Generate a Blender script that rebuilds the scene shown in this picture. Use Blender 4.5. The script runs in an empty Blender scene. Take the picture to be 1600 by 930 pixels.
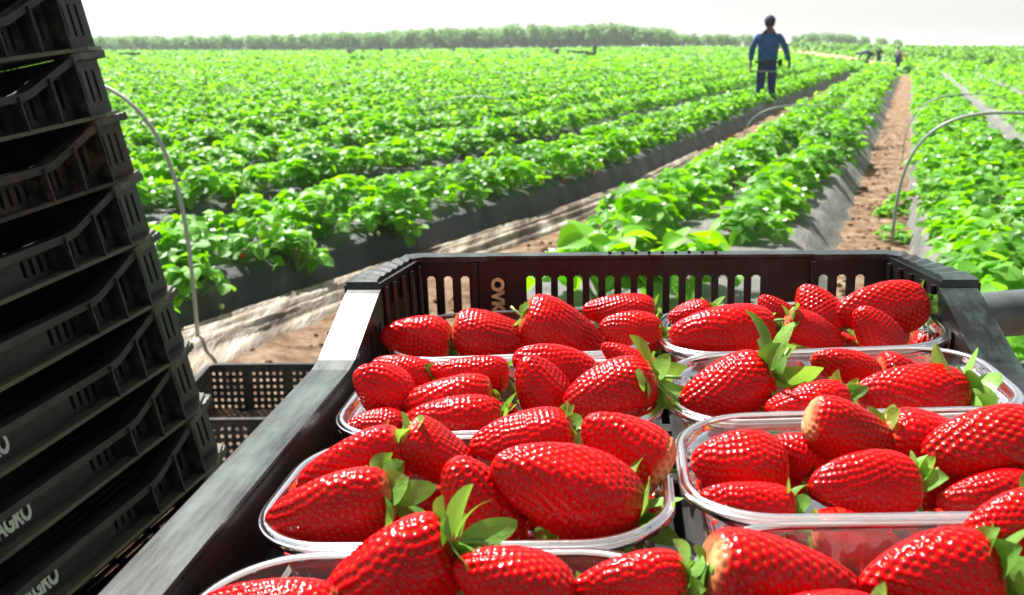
import bpy, math, random
import numpy as np
from mathutils import Vector, Matrix, noise as mnoise
PI = math.pi
random.seed(7); rng = np.random.default_rng(7)
sc = bpy.context.scene
COL = sc.collection

# ------------------------------------------------------------------ helpers
def tag(o, label=None, cat=None, group=None, kind=None):
    if label: o['label'] = label
    if cat: o['category'] = cat
    if group: o['group'] = group
    if kind: o['kind'] = kind
    return o
def link(name, me, mats=None, parent=None, smooth=False):
    o = bpy.data.objects.new(name, me); COL.objects.link(o)
    if me is not None and mats is not None:
        for m in (mats if isinstance(mats, (list, tuple)) else [mats]): me.materials.append(m)
    if me is not None and smooth:
        me.polygons.foreach_set('use_smooth', [True]*len(me.polygons))
    if parent is not None: o.parent = parent
    return o
def empty(name, M=None):
    o = bpy.data.objects.new(name, None); COL.objects.link(o)
    o.empty_display_size = .05
    if M is not None: o.matrix_world = M
    return o
def np_mesh(name, V, F, smooth=False, attrs=None, matidx=None):
    """V (n,3), F (m,k) all faces with k corners"""
    V = np.ascontiguousarray(V, dtype=np.float32); F = np.ascontiguousarray(F, dtype=np.int32)
    me = bpy.data.meshes.new(name)
    me.vertices.add(len(V)); me.vertices.foreach_set('co', V.ravel())
    k = F.shape[1]
    me.loops.add(F.size); me.loops.foreach_set('vertex_index', F.ravel())
    me.polygons.add(len(F))
    me.polygons.foreach_set('loop_start', np.arange(0, F.size, k, dtype=np.int32))
    if smooth: me.polygons.foreach_set('use_smooth', np.ones(len(F), dtype=bool))
    if matidx is not None: me.polygons.foreach_set('material_index', np.asarray(matidx, dtype=np.int32))
    for an, (typ, arr) in (attrs or {}).items():
        a = me.attributes.new(an, typ, 'POINT')
        a.data.foreach_set('value' if typ == 'FLOAT' else 'color', np.ascontiguousarray(arr, dtype=np.float32).ravel())
    me.update(calc_edges=True)
    return me
class MB:
    def __init__(s): s.v = []; s.f = []
    def add(s, vs, fs):
        b = len(s.v); s.v += [tuple(x) for x in vs]; s.f += [tuple(b+i for i in f) for f in fs]
    def box(s, a, b):
        x0, y0, z0 = a; x1, y1, z1 = b
        s.add([(x0,y0,z0),(x1,y0,z0),(x1,y1,z0),(x0,y1,z0),(x0,y0,z1),(x1,y0,z1),(x1,y1,z1),(x0,y1,z1)],
              [(0,3,2,1),(4,5,6,7),(0,1,5,4),(1,2,6,5),(2,3,7,6),(3,0,4,7)])
    def tube(s, pts, r, n=10, cap=True):
        pts = [Vector(p) for p in pts]; rs = r if isinstance(r, (list, tuple)) else [r]*len(pts)
        vs = []; prev = None
        for i, p in enumerate(pts):
            d = (pts[min(i+1, len(pts)-1)] - pts[max(i-1, 0)]).normalized()
            if prev is None:
                a = Vector((0,0,1)) if abs(d.z) < .9 else Vector((1,0,0)); u = d.cross(a).normalized()
            else:
                u = (prev - d*prev.dot(d)).normalized()
            prev = u; w = d.cross(u)
            for k in range(n):
                t = 2*PI*k/n; vs.append(p + (u*math.cos(t) + w*math.sin(t))*rs[i])
        fs = []
        for i in range(len(pts)-1):
            for k in range(n):
                fs.append((i*n+k, i*n+(k+1) % n, (i+1)*n+(k+1) % n, (i+1)*n+k))
        if cap: fs.append(tuple(range(n-1, -1, -1))); fs.append(tuple((len(pts)-1)*n+k for k in range(n)))
        s.add(vs, fs)
    def build(s, name, mats, parent=None, smooth=False):
        me = bpy.data.meshes.new(name); me.from_pydata(s.v, [], s.f); me.update()
        return link(name, me, mats, parent, smooth)
    def mesh(s, name):
        me = bpy.data.meshes.new(name); me.from_pydata(s.v, [], s.f); me.update(); return me

# ------------------------------------------------------------------ materials
def new_mat(name):
    m = bpy.data.materials.new(name); m.use_nodes = True
    nt = m.node_tree; nt.nodes.clear()
    out = nt.nodes.new('ShaderNodeOutputMaterial'); return m, nt, out
def N(nt, typ, **kw):
    n = nt.nodes.new(typ)
    for k, v in kw.items(): setattr(n, k, v)
    return n
def setin(n, **kw):
    for k, v in kw.items(): n.inputs[k.replace('_', ' ')].default_value = v
def principled(nt, out, col=(.5,.5,.5), rough=.5, spec=.5):
    p = N(nt, 'ShaderNodeBsdfPrincipled')
    p.inputs['Base Color'].default_value = (*col, 1); p.inputs['Roughness'].default_value = rough
    p.inputs['Specular IOR Level'].default_value = spec
    nt.links.new(p.outputs[0], out.inputs['Surface']); return p
def noise_tex(nt, scale, detail=4, rough=.6, coord='Object', vec_scale=None, vrot=0):
    tc = N(nt, 'ShaderNodeTexCoord'); t = N(nt, 'ShaderNodeTexNoise')
    t.inputs['Scale'].default_value = scale; t.inputs['Detail'].default_value = detail; t.inputs['Roughness'].default_value = rough
    if vec_scale:
        mp = N(nt, 'ShaderNodeMapping'); mp.inputs['Scale'].default_value = vec_scale
        mp.inputs['Rotation'].default_value = (0,0,vrot); nt.links.new(tc.outputs[coord], mp.inputs[0]); nt.links.new(mp.outputs[0], t.inputs['Vector'])
    else: nt.links.new(tc.outputs[coord], t.inputs['Vector'])
    return t
def ramp(nt, fac, stops):
    r = N(nt, 'ShaderNodeValToRGB'); e = r.color_ramp.elements
    while len(e) < len(stops): e.new(.5)
    for i, (p, c) in enumerate(stops): e[i].position = p; e[i].color = (*c, 1)
    nt.links.new(fac, r.inputs[0]); return r
def bump(nt, h, p, strength=.3, dist=.01):
    b = N(nt, 'ShaderNodeBump'); b.inputs['Strength'].default_value = strength; b.inputs['Distance'].default_value = dist
    nt.links.new(h, b.inputs['Height']); nt.links.new(b.outputs[0], p.inputs['Normal']); return b
def noisy(name, stops, scale=8, rough=.6, spec=.4, bstr=.3, bdist=.01, detail=6, coord='Object', vs=None, bscale=None, vrot=0):
    m, nt, out = new_mat(name); p = principled(nt, out, rough=rough, spec=spec)
    t = noise_tex(nt, scale, detail, .62, coord, vs, vrot); r = ramp(nt, t.outputs[0], stops)
    nt.links.new(r.outputs[0], p.inputs['Base Color'])
    if bstr:
        t2 = noise_tex(nt, bscale or scale*2.5, 6, .65, coord, vs, vrot); bump(nt, t2.outputs[0], p, bstr, bdist)
    return m

def plastic_black(name, dust=.25, dustcol=(.10,.105,.10), rough=.42, dirt=None):
    m, nt, out = new_mat(name); p = principled(nt, out, (.012,.013,.014), rough, .38)
    a = noise_tex(nt, 14, 8, .7); b = noise_tex(nt, 60, 6, .7, vec_scale=(1, .12, 1))
    mx = N(nt, 'ShaderNodeMath', operation='MULTIPLY'); nt.links.new(a.outputs[0], mx.inputs[0]); nt.links.new(b.outputs[0], mx.inputs[1])
    lo = .32 - dust*.25
    r = ramp(nt, mx.outputs[0], [(lo-.12, (.004,.005,.005)), (lo+.02, (.009,.011,.010)), (lo+.22, dustcol)])
    nt.links.new(r.outputs[0], p.inputs['Base Color'])
    rr = ramp(nt, b.outputs[0], [(.3, (rough-.12,)*3), (.7, (rough+.16,)*3)]); nt.links.new(rr.outputs[0], p.inputs['Roughness'])
    bump(nt, b.outputs[0], p, .12, .002)
    if dirt:
        c = noise_tex(nt, 42, 9, .8); rc = ramp(nt, c.outputs[0], [(.50, (0,0,0)), (.6, (1,1,1))])
        mix = N(nt, 'ShaderNodeMix', data_type='RGBA'); nt.links.new(rc.outputs[0], mix.inputs[0])
        nt.links.new(r.outputs[0], mix.inputs[6]); mix.inputs[7].default_value = (*dirt, 1)
        nt.links.new(mix.outputs[2], p.inputs['Base Color'])
        rd = N(nt, 'ShaderNodeMix', data_type='RGBA'); nt.links.new(rc.outputs[0], rd.inputs[0]); nt.links.new(rr.outputs[0], rd.inputs[6]); rd.inputs[7].default_value = (.95,.95,.95,1)
        nt.links.new(rd.outputs[2], p.inputs['Roughness'])
    return m
M_CRATE = plastic_black('crate_plastic_worn', .2, (.022,.034,.034), .42)
M_STACK = plastic_black('crate_plastic_black', .5, (.060,.065,.055), .5)
M_RIMWORN = plastic_black('crate_rim_worn', .65, (.05,.08,.07), .36)
M_STACKDIRT = plastic_black('crate_plastic_muddy', .35, (.07,.065,.05), .55, (.085,.058,.03))
M_LEDGE = plastic_black('crate_ledge_dusty_lit', .9, (.10,.105,.065), .55)  # olive dust, lightened to imitate light falling on the ledge

def simple(name, col, rough=.5, spec=.5, metal=0):
    m, nt, out = new_mat(name); p = principled(nt, out, col, rough, spec); p.inputs['Metallic'].default_value = metal; return m

M_LETTER = noisy('letter_paint', [(.3,(.45,.58,.46)),(.6,(.72,.88,.74))], 60, .6, .3, .1)
M_CUTOUT_LIGHT = noisy('letter_cutout_light', [(.3,(.30,.28,.10)),(.6,(.65,.62,.30))], 50, .6, .3, .1)  # yellow colour imitating bright daylight seen through cut-out letters

def mat_berry():
    m, nt, out = new_mat('strawberry_skin'); p = principled(nt, out, (.6,.01,.01), .20, .15)
    at = N(nt, 'ShaderNodeAttribute', attribute_name='skin'); sep = N(nt, 'ShaderNodeSeparateColor'); nt.links.new(at.outputs['Color'], sep.inputs[0])
    nz = noise_tex(nt, 45, 4, .6)
    base = ramp(nt, nz.outputs[0], [(.3, (.46,.0006,.004)), (.7, (.74,.0010,.0045))])
    # R: pit darkness, G: pale unripe patch, B: seed
    oi = N(nt, 'ShaderNodeObjectInfo'); hv = N(nt, 'ShaderNodeHueSaturation'); mr = N(nt, 'ShaderNodeMapRange'); mr.inputs[3].default_value = .68; mr.inputs[4].default_value = 1.12
    nt.links.new(oi.outputs['Random'], mr.inputs[0]); nt.links.new(mr.outputs[0], hv.inputs['Value']); nt.links.new(base.outputs[0], hv.inputs['Color'])
    def mixc(fac, a, bcol):
        x = N(nt, 'ShaderNodeMix', data_type='RGBA'); nt.links.new(fac, x.inputs[0]); nt.links.new(a, x.inputs[6]); x.inputs[7].default_value = (*bcol, 1); return x.outputs[2]
    c = mixc(sep.outputs[1], hv.outputs[0], (.70,.50,.22))
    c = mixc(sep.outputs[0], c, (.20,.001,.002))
    c = mixc(sep.outputs[2], c, (.50,.16,.03))
    nt.links.new(c, p.inputs['Base Color'])
    p.inputs['Subsurface Weight'].default_value = .05; p.inputs['Subsurface Radius'].default_value = (1,.12,.06); p.inputs['Subsurface Scale'].default_value = .004
    p.inputs['Coat Weight'].default_value = .22; p.inputs['Coat Roughness'].default_value = .05
    return m
M_BERRY = mat_berry()

def mat_leaf(name, lo, hi, rough=.38, trans=.35, hue=None, spec=.5, bs=90):
    m, nt, out = new_mat(name); p = N(nt, 'ShaderNodeBsdfPrincipled')
    p.inputs['Roughness'].default_value = rough; p.inputs['Specular IOR Level'].default_value = spec
    at = N(nt, 'ShaderNodeAttribute', attribute_name='tone')
    nz = noise_tex(nt, bs*.4, 3, .6)
    ad = N(nt, 'ShaderNodeMath', operation='ADD'); mu = N(nt, 'ShaderNodeMath', operation='MULTIPLY'); mu.inputs[1].default_value = .5
    sb = N(nt, 'ShaderNodeMath', operation='SUBTRACT'); sb.inputs[1].default_value = .5
    nt.links.new(nz.outputs[0], sb.inputs[0]); nt.links.new(sb.outputs[0], mu.inputs[0])
    nt.links.new(at.outputs['Fac'], ad.inputs[0]); nt.links.new(mu.outputs[0], ad.inputs[1])
    r = ramp(nt, ad.outputs[0], [(0, lo), (.55, tuple((a+b)/2 for a, b in zip(lo, hi))), (1, hi)])
    nt.links.new(r.outputs[0], p.inputs['Base Color'])
    tr = N(nt, 'ShaderNodeBsdfTranslucent')
    hs = N(nt, 'ShaderNodeHueSaturation'); hs.inputs['Hue'].default_value = .485; hs.inputs['Saturation'].default_value = 1.1; hs.inputs['Value'].default_value = 1.7
    nt.links.new(r.outputs[0], hs.inputs['Color']); nt.links.new(hs.outputs[0], tr.inputs['Color'])
    mx = N(nt, 'ShaderNodeMixShader'); mx.inputs[0].default_value = trans
    nt.links.new(p.outputs[0], mx.inputs[1]); nt.links.new(tr.outputs[0], mx.inputs[2]); nt.links.new(mx.outputs[0], out.inputs['Surface'])
    if bs:
        b2 = noise_tex(nt, bs, 3, .6); bump(nt, b2.outputs[0], p, .35, .003)
    return m
M_LEAF = mat_leaf('strawberry_leaf', (.040,.19,.008), (.24,.58,.05), .48, .48, bs=60, spec=.4)
M_LEAFFAR = mat_leaf('strawberry_leaf_far', (.050,.21,.012), (.27,.60,.08), .55, .48, bs=0, spec=.35)
M_SEPAL = mat_leaf('sepal_green', (.04,.16,.02), (.23,.44,.08), .45, .35, bs=160)
M_TREE = mat_leaf('orchard_leaf', (.10,.24,.08), (.24,.42,.15), .5, .45, bs=0)
M_CROP = mat_leaf('tall_crop_leaf', (.08,.24,.03), (.22,.44,.08), .5, .45, bs=0)
M_STEM = simple('stem_green', (.16,.28,.06), .5)
M_PETAL_GLINT = simple('petal_glint_white', (.8,.8,.74), .5)  # white petals that also stand in for glints on the leaves
M_GREENFRUIT = simple('unripe_fruit', (.45,.52,.16), .4)
M_REDFRUIT = simple('ripe_fruit', (.5,.006,.006), .3)
M_BARK = noisy('bark', [(.3,(.06,.045,.03)),(.7,(.14,.11,.08))], 6, .9, .2, .4, .02)

def mat_clear(name, milky, tint=(.97,.985,.98), rough=.06, gl=1.0):
    m, nt, out = new_mat(name)
    t = N(nt, 'ShaderNodeBsdfTransparent'); t.inputs[0].default_value = (*tint, 1)
    g = N(nt, 'ShaderNodeBsdfGlossy'); g.inputs['Roughness'].default_value = rough; g.inputs[0].default_value = (gl,gl,gl,1)
    d = N(nt, 'ShaderNodeBsdfDiffuse'); d.inputs[0].default_value = (.8,.82,.82,1)
    tl = N(nt, 'ShaderNodeBsdfTranslucent'); tl.inputs[0].default_value = (.8,.82,.82,1)
    dm = N(nt, 'ShaderNodeMixShader'); dm.inputs[0].default_value = .5; nt.links.new(d.outputs[0], dm.inputs[1]); nt.links.new(tl.outputs[0], dm.inputs[2])
    a = N(nt, 'ShaderNodeMixShader'); a.inputs[0].default_value = milky
    nt.links.new(t.outputs[0], a.inputs[1]); nt.links.new(dm.outputs[0], a.inputs[2])
    nz = noise_tex(nt, 35, 5, .6); bp = N(nt, 'ShaderNodeBump'); bp.inputs['Strength'].default_value = .25; bp.inputs['Distance'].default_value = .003
    nt.links.new(nz.outputs[0], bp.inputs['Height']); nt.links.new(bp.outputs[0], g.inputs['Normal'])
    lw = N(nt, 'ShaderNodeFresnel'); lw.inputs[0].default_value = 1.5; nt.links.new(bp.outputs[0], lw.inputs['Normal'])
    f = N(nt, 'ShaderNodeMixShader'); nt.links.new(lw.outputs[0], f.inputs[0])
    nt.links.new(a.outputs[0], f.inputs[1]); nt.links.new(g.outputs[0], f.inputs[2]); nt.links.new(f.outputs[0], out.inputs['Surface'])
    return m
M_CLEAR = mat_clear('clear_plastic', .07)
M_RIM = mat_clear('clear_plastic_rim', .42, rough=.16)

def mat_soil(name, stops, sc1=3.0):
    m, nt, out = new_mat(name); p = principled(nt, out, rough=.95, spec=.15)
    a = noise_tex(nt, sc1, 10, .7); r = ramp(nt, a.outputs[0], stops); nt.links.new(r.outputs[0], p.inputs['Base Color'])
    b = noise_tex(nt, sc1*9, 8, .75); bump(nt, b.outputs[0], p, .8, .04); return m
M_SOIL = mat_soil('soil_brown', [(.34,(.10,.055,.03)),(.5,(.27,.17,.105)),(.66,(.46,.34,.235))], 7)
M_CLOD = mat_soil('soil_clod', [(.3,(.15,.08,.045)),(.7,(.34,.21,.12))], 12)
M_PATH = mat_soil('path_soil', [(.3,(.36,.22,.12)),(.7,(.55,.38,.24))], .6)
def mat_ground():
    m, nt, out = new_mat('field_ground'); p = principled(nt, out, rough=.95, spec=.1)
    a = noise_tex(nt, 2.2, 10, .7); r = ramp(nt, a.outputs[0], [(.3,(.15,.085,.045)),(.5,(.28,.17,.10)),(.7,(.40,.27,.17))])
    b = noise_tex(nt, .35, 8, .75); r2 = ramp(nt, b.outputs[0], [(.3,(.045,.14,.025)),(.5,(.09,.25,.04)),(.66,(.14,.32,.06)),(.8,(.24,.28,.12))])
    at = N(nt, 'ShaderNodeAttribute', attribute_name='cover')
    mx = N(nt, 'ShaderNodeMix', data_type='RGBA'); nt.links.new(at.outputs['Fac'], mx.inputs[0]); nt.links.new(r.outputs[0], mx.inputs[6]); nt.links.new(r2.outputs[0], mx.inputs[7])
    nt.links.new(mx.outputs[2], p.inputs['Base Color'])
    c = noise_tex(nt, 20, 8, .75); bump(nt, c.outputs[0], p, .7, .05); return m
M_GROUND = mat_ground()
def mat_mulch(name, c0, c1, c2, rough=.3):
    m, nt, out = new_mat(name); p = principled(nt, out, rough=rough, spec=.5)
    a = noise_tex(nt, 5, 8, .7); r = ramp(nt, a.outputs[0], [(.36, c0), (.55, c1), (.75, c2)]); nt.links.new(r.outputs[0], p.inputs['Base Color'])
    rr = ramp(nt, a.outputs[0], [(.35, (rough-.05,)*3), (.7, (.75,)*3)]); nt.links.new(rr.outputs[0], p.inputs['Roughness'])
    b = noise_tex(nt, 16, 8, .75, vec_scale=(1,.45,1), vrot=.38); bump(nt, b.outputs[0], p, .9, .05); return m
M_MULCH = mat_mulch('black_mulch_film', (.020,.026,.028), (.065,.075,.076), (.22,.23,.21), .36)
M_MULCHDUST = mat_mulch('dusty_mulch_film', (.10,.105,.10), (.20,.20,.185), (.32,.27,.21), .45)
M_FILM = noisy('tunnel_film', [(.38,(.08,.05,.03)),(.5,(.25,.20,.14)),(.64,(.50,.46,.38))], 7, .5, .4, .8, .03, vs=(1,.10,1), vrot=.3829)
M_HOOP = simple('hoop_galvanised', (.30,.34,.32), .45, .5, .1)
M_PIPE = noisy('painted_pipe', [(.3,(.05,.065,.065)),(.7,(.11,.13,.13))], 30, .38, .5, .1, .002)
M_STEEL = noisy('trailer_steel', [(.3,(.06,.07,.07)),(.7,(.16,.12,.09))], 8, .6, .5, .2, .004)
M_TYRE = simple('tyre_rubber', (.02,.02,.02), .8)
M_GREENHOUSE = simple('greenhouse_film', (.78,.78,.78), .5)
# ------------------------------------------------------------------ harvest crates
def wall_panel(mb, org, sd, nd, s0, s1, top, slots, thick, extra=()):
    org, sd, nd = Vector(org), Vector(sd), Vector(nd)
    S = {round(s0,5), round(s1,5)} | {round(e,5) for e in extra}; Z = {0.0}; holes = []
    for (a, b, z0, z1) in slots:
        r = min((b-a)*.22, .0013)
        for q in (a, a+r, b-r, b): S.add(round(q,5))
        for q in (z0, z0+r, z1-r, z1): Z.add(round(q,5))
        holes += [(a, a+r, z0+r, z1-r), (a+r, b-r, z0, z1), (b-r, b, z0+r, z1-r)]
    S = sorted(S); Z = sorted(Z) + [9]
    def zz(i, j): return min(Z[j], top(S[i]))
    key = {}; vs = []
    def vid(i, j):
        z = zz(i, j); k = (i, round(z,5))
        if k not in key: key[k] = len(vs); vs.append(org + sd*S[i] + Vector((0,0,z)))
        return key[k]
    fs = []
    for i in range(len(S)-1):
        sm = (S[i]+S[i+1])/2
        for j in range(len(Z)-1):
            zm = (Z[j] + min(Z[j+1], top(sm)))/2
            if Z[j] >= max(top(S[i]), top(S[i+1])) - 1e-5: continue
            if any(a-1e-6 < sm < b+1e-6 and c-1e-6 < zm < d+1e-6 for a, b, c, d in holes): continue
            q = []
            for v in (vid(i,j), vid(i+1,j), vid(i+1,j+1), vid(i,j+1)):
                if v not in q: q.append(v)
            if len(q) > 2: fs.append(tuple(q))
    n = len(vs); edges = {}
    for f in fs:
        for a, b in zip(f, f[1:]+f[:1]): edges[(a,b)] = 1
    allv = vs + [v + nd*thick for v in vs]
    out = list(fs) + [tuple(n+i for i in reversed(f)) for f in fs]
    for (a, b) in edges:
        if (b, a) not in edges: out.append((b, a, a+n, b+n))
    mb.add(allv, out)

XI, XO, YI, YO = .196, .221, .315, .328      # inner / outer half width and length
ZH, ZL = .081, .046
def side_top(s):
    a = abs(s)
    if a >= .143: return min(.074, ZL + (a-.143)/(.222-.143)*(.074-ZL)) - .002 if a < .222 else .072
    return ZL - .002
def text_mesh(body, size, ext, xs=1.0, off=0):
    cu = bpy.data.curves.new('lettering', 'FONT'); cu.body = body; cu.size = size; cu.extrude = ext; cu.offset = off
    cu.align_x = 'CENTER'; cu.align_y = 'CENTER'
    o = bpy.data.objects.new('tmp_text', cu); COL.objects.link(o)
    dg = bpy.context.evaluated_depsgraph_get(); me = bpy.data.meshes.new_from_object(o.evaluated_get(dg))
    bpy.data.objects.remove(o); me.name = 'lettering'
    for v in me.vertices: v.co.x *= xs
    return me
def ring(mb, path, th, lip=.008):
    n = len(path); vs = []
    for (xi, yi, xo, yo, z) in path:
        vs += [(xi,yi,z), (xo,yo,z), (xo,yo,z-lip), (xo-(xo-xi)*.12, yo-(yo-yi)*.12, z-lip), (xo-(xo-xi)*.12, yo-(yo-yi)*.12, z-th), (xi,yi,z-th)]
    fs = []
    for i in range(n):
        j = (i+1) % n
        for k in range(6): l = (k+1) % 6; fs.append((i*6+k, i*6+l, j*6+l, j*6+k))
    mb.add(vs, fs)
def quad_path(q):
    """mirror a quadrant path (x>0,y>0 from end-middle to side-middle) into a closed loop"""
    a = q; b = [(x,-y,X,-Y,z) for x,y,X,Y,z in reversed(q)]
    c = [(-x,-y,-X,-Y,z) for x,y,X,Y,z in q]; d = [(-x,y,-X,Y,z) for x,y,X,Y,z in reversed(q)]
    return a + b + c + d
def crate_meshes(mstack, ledge, letter, text_side, rimmat=None, side_slots=True, end_slots=True):
    P = {}
    # rim
    mb = MB()
    q = [(.004,YI,.004,YO,ZH),(.128,YI,.128,YO,ZH),(.130,YI-.002,.130,YO+.001,ZH),(.182,YI-.002,.186,YO+.001,ZH),(.189,YI-.008,.195,YO-.003,ZH)]
    for k in range(1, 12):                                   # ridged chamfer
        t = k/12; z = ZH + (.0012 if k % 2 else 0)
        q.append((.189+(.200-.189)*t, (YI-.008)+(.236-YI+.008)*t, .195+(.222-.195)*t, (YO-.003)+(.242-YO+.003)*t, z))
    q += [(.200,.234,.2225,.236,ZH),(.1985,.231,.2225,.231,ZH-.0005),(XI,.229,XO,.229,.0755),(XI,.222,XO,.222,.0740),(XI,.180,XO,.180,.0590),(XI,.150,XO,.150,.0480),(XI,.136,XO,.136,ZL),(XI,.08,XO,.08,ZL),(XI,.003,XO,.003,ZL)]
    ring(mb, quad_path(q), .004, .009)
    P['rim'] = (mb.mesh('rim'), rimmat or mstack)
    # base flange
    mb = MB(); q = [(.003,.30,.003,.326,.005),(.17,.30,.172,.326,.005),(.185,.285,.192,.321,.005),(.19,.24,.221,.262,.005),(.19,.0,.223,.003,.005)]
    ring(mb, quad_path(q), .0045, .0046)
    P['base_flange'] = (mb.mesh('base_flange'), ledge)
    # floor with drainage slots: bars
    mb = MB()
    for k in range(25):
        x = -.19 + .38*k/24; mb.box((x-.0052,-.305,.0012), (x+.0052,.305,.0042))
    for k in range(9):
        y = -.30 + .6*k/8; mb.box((-.195,y-.006,.0008), (.195,y+.006,.0038))
    P['floor'] = (mb.mesh('floor'), mstack)
    # side walls
    for sgn in (1, -1):
        mb = MB(); sl = []
        for e in (1, -1):
            for k in range(3): c = e*(.2195 - .0125*k) if side_slots else 0; sl.append((c-.0033, c+.0033, .018, .054))
            for k in range(3): c = e*(.170 - .0125*k); t = side_top(c)-.014; sl.append((c-.003, c+.003, .012, max(.026, t)))
            for k in range(4): c = e*(.118 - .0125*k); sl.append((c-.0028, c+.0028, .010, .031))
        sl.sort()
        if not side_slots: sl = []
        wall_panel(mb, (sgn*(XI+.003),0,0), (0,1,0), (-sgn,0,0), -.232, .232, side_top if side_slots else (lambda s: .0785), sl, .003, (.143,-.143,.222,-.222,.18,-.18))
        for e in (1, -1):
            for yy, zt in ((.232,.078), (.184,.057), (.130,.043)):
                mb.box((min(sgn*.2005, sgn*.224), e*yy-.0012, .004), (max(sgn*.2005, sgn*.224), e*yy+.0012, zt))
        P['side_wall' + ('' if sgn > 0 else '_')] = (mb.mesh('side_wall'), mstack)
    # end walls with chamfered corners
    for sgn in (1, -1):
        mb = MB(); sl = []
        for c in (-.176,-.162,-.148, .137,.151,.165): sl.append((c-.0036, c+.0036, .020, .0645))
        for k in range(15):
            c = -.094 + .0128*k
            sl.append((c-.0036, c+.0036, .020, .0645))
        sl.sort()
        if not (side_slots and end_slots): sl = []
        wall_panel(mb, (0, sgn*(YI+.003), 0), (1,0,0), (0,-sgn,0), -.186, .186, lambda s: ZH-.002, sl, .003)
        for x in (-.139, .128): mb.box((x-.002, min(sgn*.3098, sgn*.3145), .004), (x+.002, max(sgn*.3098, sgn*.3145), ZH-.005))
        for e in (1, -1):                                    # chamfer piece
            a = Vector((e*.186, sgn*(YI+.003), 0)); b = Vector((e*.2005, sgn*.231, 0)); d = (b-a); L = d.length; d.normalize()
            nd = Vector((-e, -sgn*.3, 0)).normalized()
            wall_panel(mb, a, d, nd, 0, L, lambda s: ZH-.002, [(.016,.022,.02,.06),(.032,.038,.02,.06),(.048,.054,.02,.06),(.062,.068,.02,.06)] if side_slots else [], .003)
            for t in (.12, .32, .52, .72, .9):                           # vertical corrugation ribs, inside
                p = a + d*(L*t) + nd*.004; mb.tube([p + Vector((0,0,.006)), p + Vector((0,0,ZH-.006))], .0022, 6)
        if True:
            k = 0
            for x in np.arange(-.03, .06, .0105): mb.box((x-.0012, sgn*(YO-.006)-.0015, ZH+.0002), (x+.0012, sgn*(YO-.006)+.0015, ZH+.0018))
        P['end_wall' + ('' if sgn > 0 else '_')] = (mb.mesh('end_wall'), mstack)
    return P
def make_crate(P, M, label, group=None, side_text=True, end_text=False, letter=None):
    r = empty('harvest_crate', M); tag(r, label, 'crate', group)
    for k, (me, mat) in P.items():
        if not me.materials: me.materials.append(mat)
        o = bpy.data.objects.new(k.rstrip('_'), me); COL.objects.link(o); o.parent = r
    if side_text:
        o = bpy.data.objects.new('lettering', TXT_SIDE); COL.objects.link(o); o.parent = r
        if not TXT_SIDE.materials: TXT_SIDE.materials.append(M_LETTER)
        o.matrix_local = Matrix.Translation((XI+.0062, -.072, .0225)) @ Matrix.Rotation(PI/2, 4, 'Z') @ Matrix.Rotation(PI/2, 4, 'X')
    return r
TXT_SIDE = text_mesh('OVKEAGRO', .031, .0004, .58, .0013)
P_WORN = crate_meshes(M_CRATE, M_CRATE, M_LETTER, True, M_RIMWORN)
P_BLACK = crate_meshes(M_STACK, M_LEDGE, M_LETTER, True, None, True, False)
P_CLOSED = crate_meshes(M_STACK, M_STACK, M_LETTER, True, None, False)
P_MUD = crate_meshes(M_STACKDIRT, M_STACKDIRT, M_LETTER, True, None, True, False)

M_P = Matrix.Translation((.10767,.7114,1.3-.1935)) @ Matrix.Rotation(-.107, 4, 'Z') @ Matrix.Rotation(-.075, 4, 'Y')
M_C = Matrix.Translation((.10767,.7114,1.3-.1935)) @ Matrix.Rotation(-.107, 4, 'Z') @ Matrix.Rotation(-.030, 4, 'Y') @ Matrix.Translation((-.003,-.29,-.046)) @ Matrix.Diagonal((.985,1,1,1))
front = make_crate(P_WORN, M_C, 'black slatted plastic crate filled with punnets of strawberries', side_text=True)
front.name = 'harvest_crate'
t = text_mesh('OVK', .0135, .0006, 1.0, .0007); t.materials.append(M_CUTOUT_LIGHT)
o = link('lettering', t, None, front)
o.matrix_local = Matrix.Translation((-.121, .3108, .050)) @ Matrix.Rotation(PI/2, 4, 'X') @ Matrix.Rotation(-PI/2, 4, 'Z')

# leaning stack at the left
up = Vector((-.186,-.035,.98)).normalized(); yd = Vector((math.sin(.300), math.cos(.300), -.01)); xd = yd.cross(up).normalized(); yd = up.cross(xd).normalized()
RS = Matrix((xd, yd, up)).transposed().to_4x4()
STEP = -up*.0815
LBL = ['topmost crate of the leaning stack, cut off by the top of the picture', 'black crate second from the top of the leaning stack', 'black crate just above the waist of the stack, directly over the muddy one',
 'crate with brown mud caked on its slots in the leaning stack','clean black crate directly under the muddy one in the stack','black crate two below the muddy one in the leaning stack',
 'black stack crate showing only its single pale last letter at the picture edge','black stack crate with part of its pale lettering, between two other lettered crates','black stack crate showing the most pale letters, ending in AGRO','lowest visible crate of the leaning stack, mostly hidden behind the front crate rim']
random.seed(3)
for k in range(-1, 9):
    tipw = Vector((-.507, 1.25, 1.298)) + STEP*k
    j = Matrix.Rotation(random.uniform(-.012,.012), 4, 'Z')
    M = Matrix.Translation(tipw) @ RS @ j @ Matrix.Translation((-.222+random.uniform(-.003,.003), -.300, 0))
    make_crate(P_MUD if k == 3-1 else P_BLACK, M, LBL[k+1], 'crates in the leaning stack')
for k in range(-1, 9):  # unseen second stack, added to block light through the leaning stack
    M = Matrix.Translation(Vector((-.507, 1.25, 1.298)) + STEP*k) @ RS @ Matrix.Translation((-.222-.455, -.300, 0))
    make_crate(P_CLOSED, M, 'unseen closed crate added behind the leaning stack to keep light out of its slots', 'added crates keeping light out of the leaning stack', side_text=False)
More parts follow.
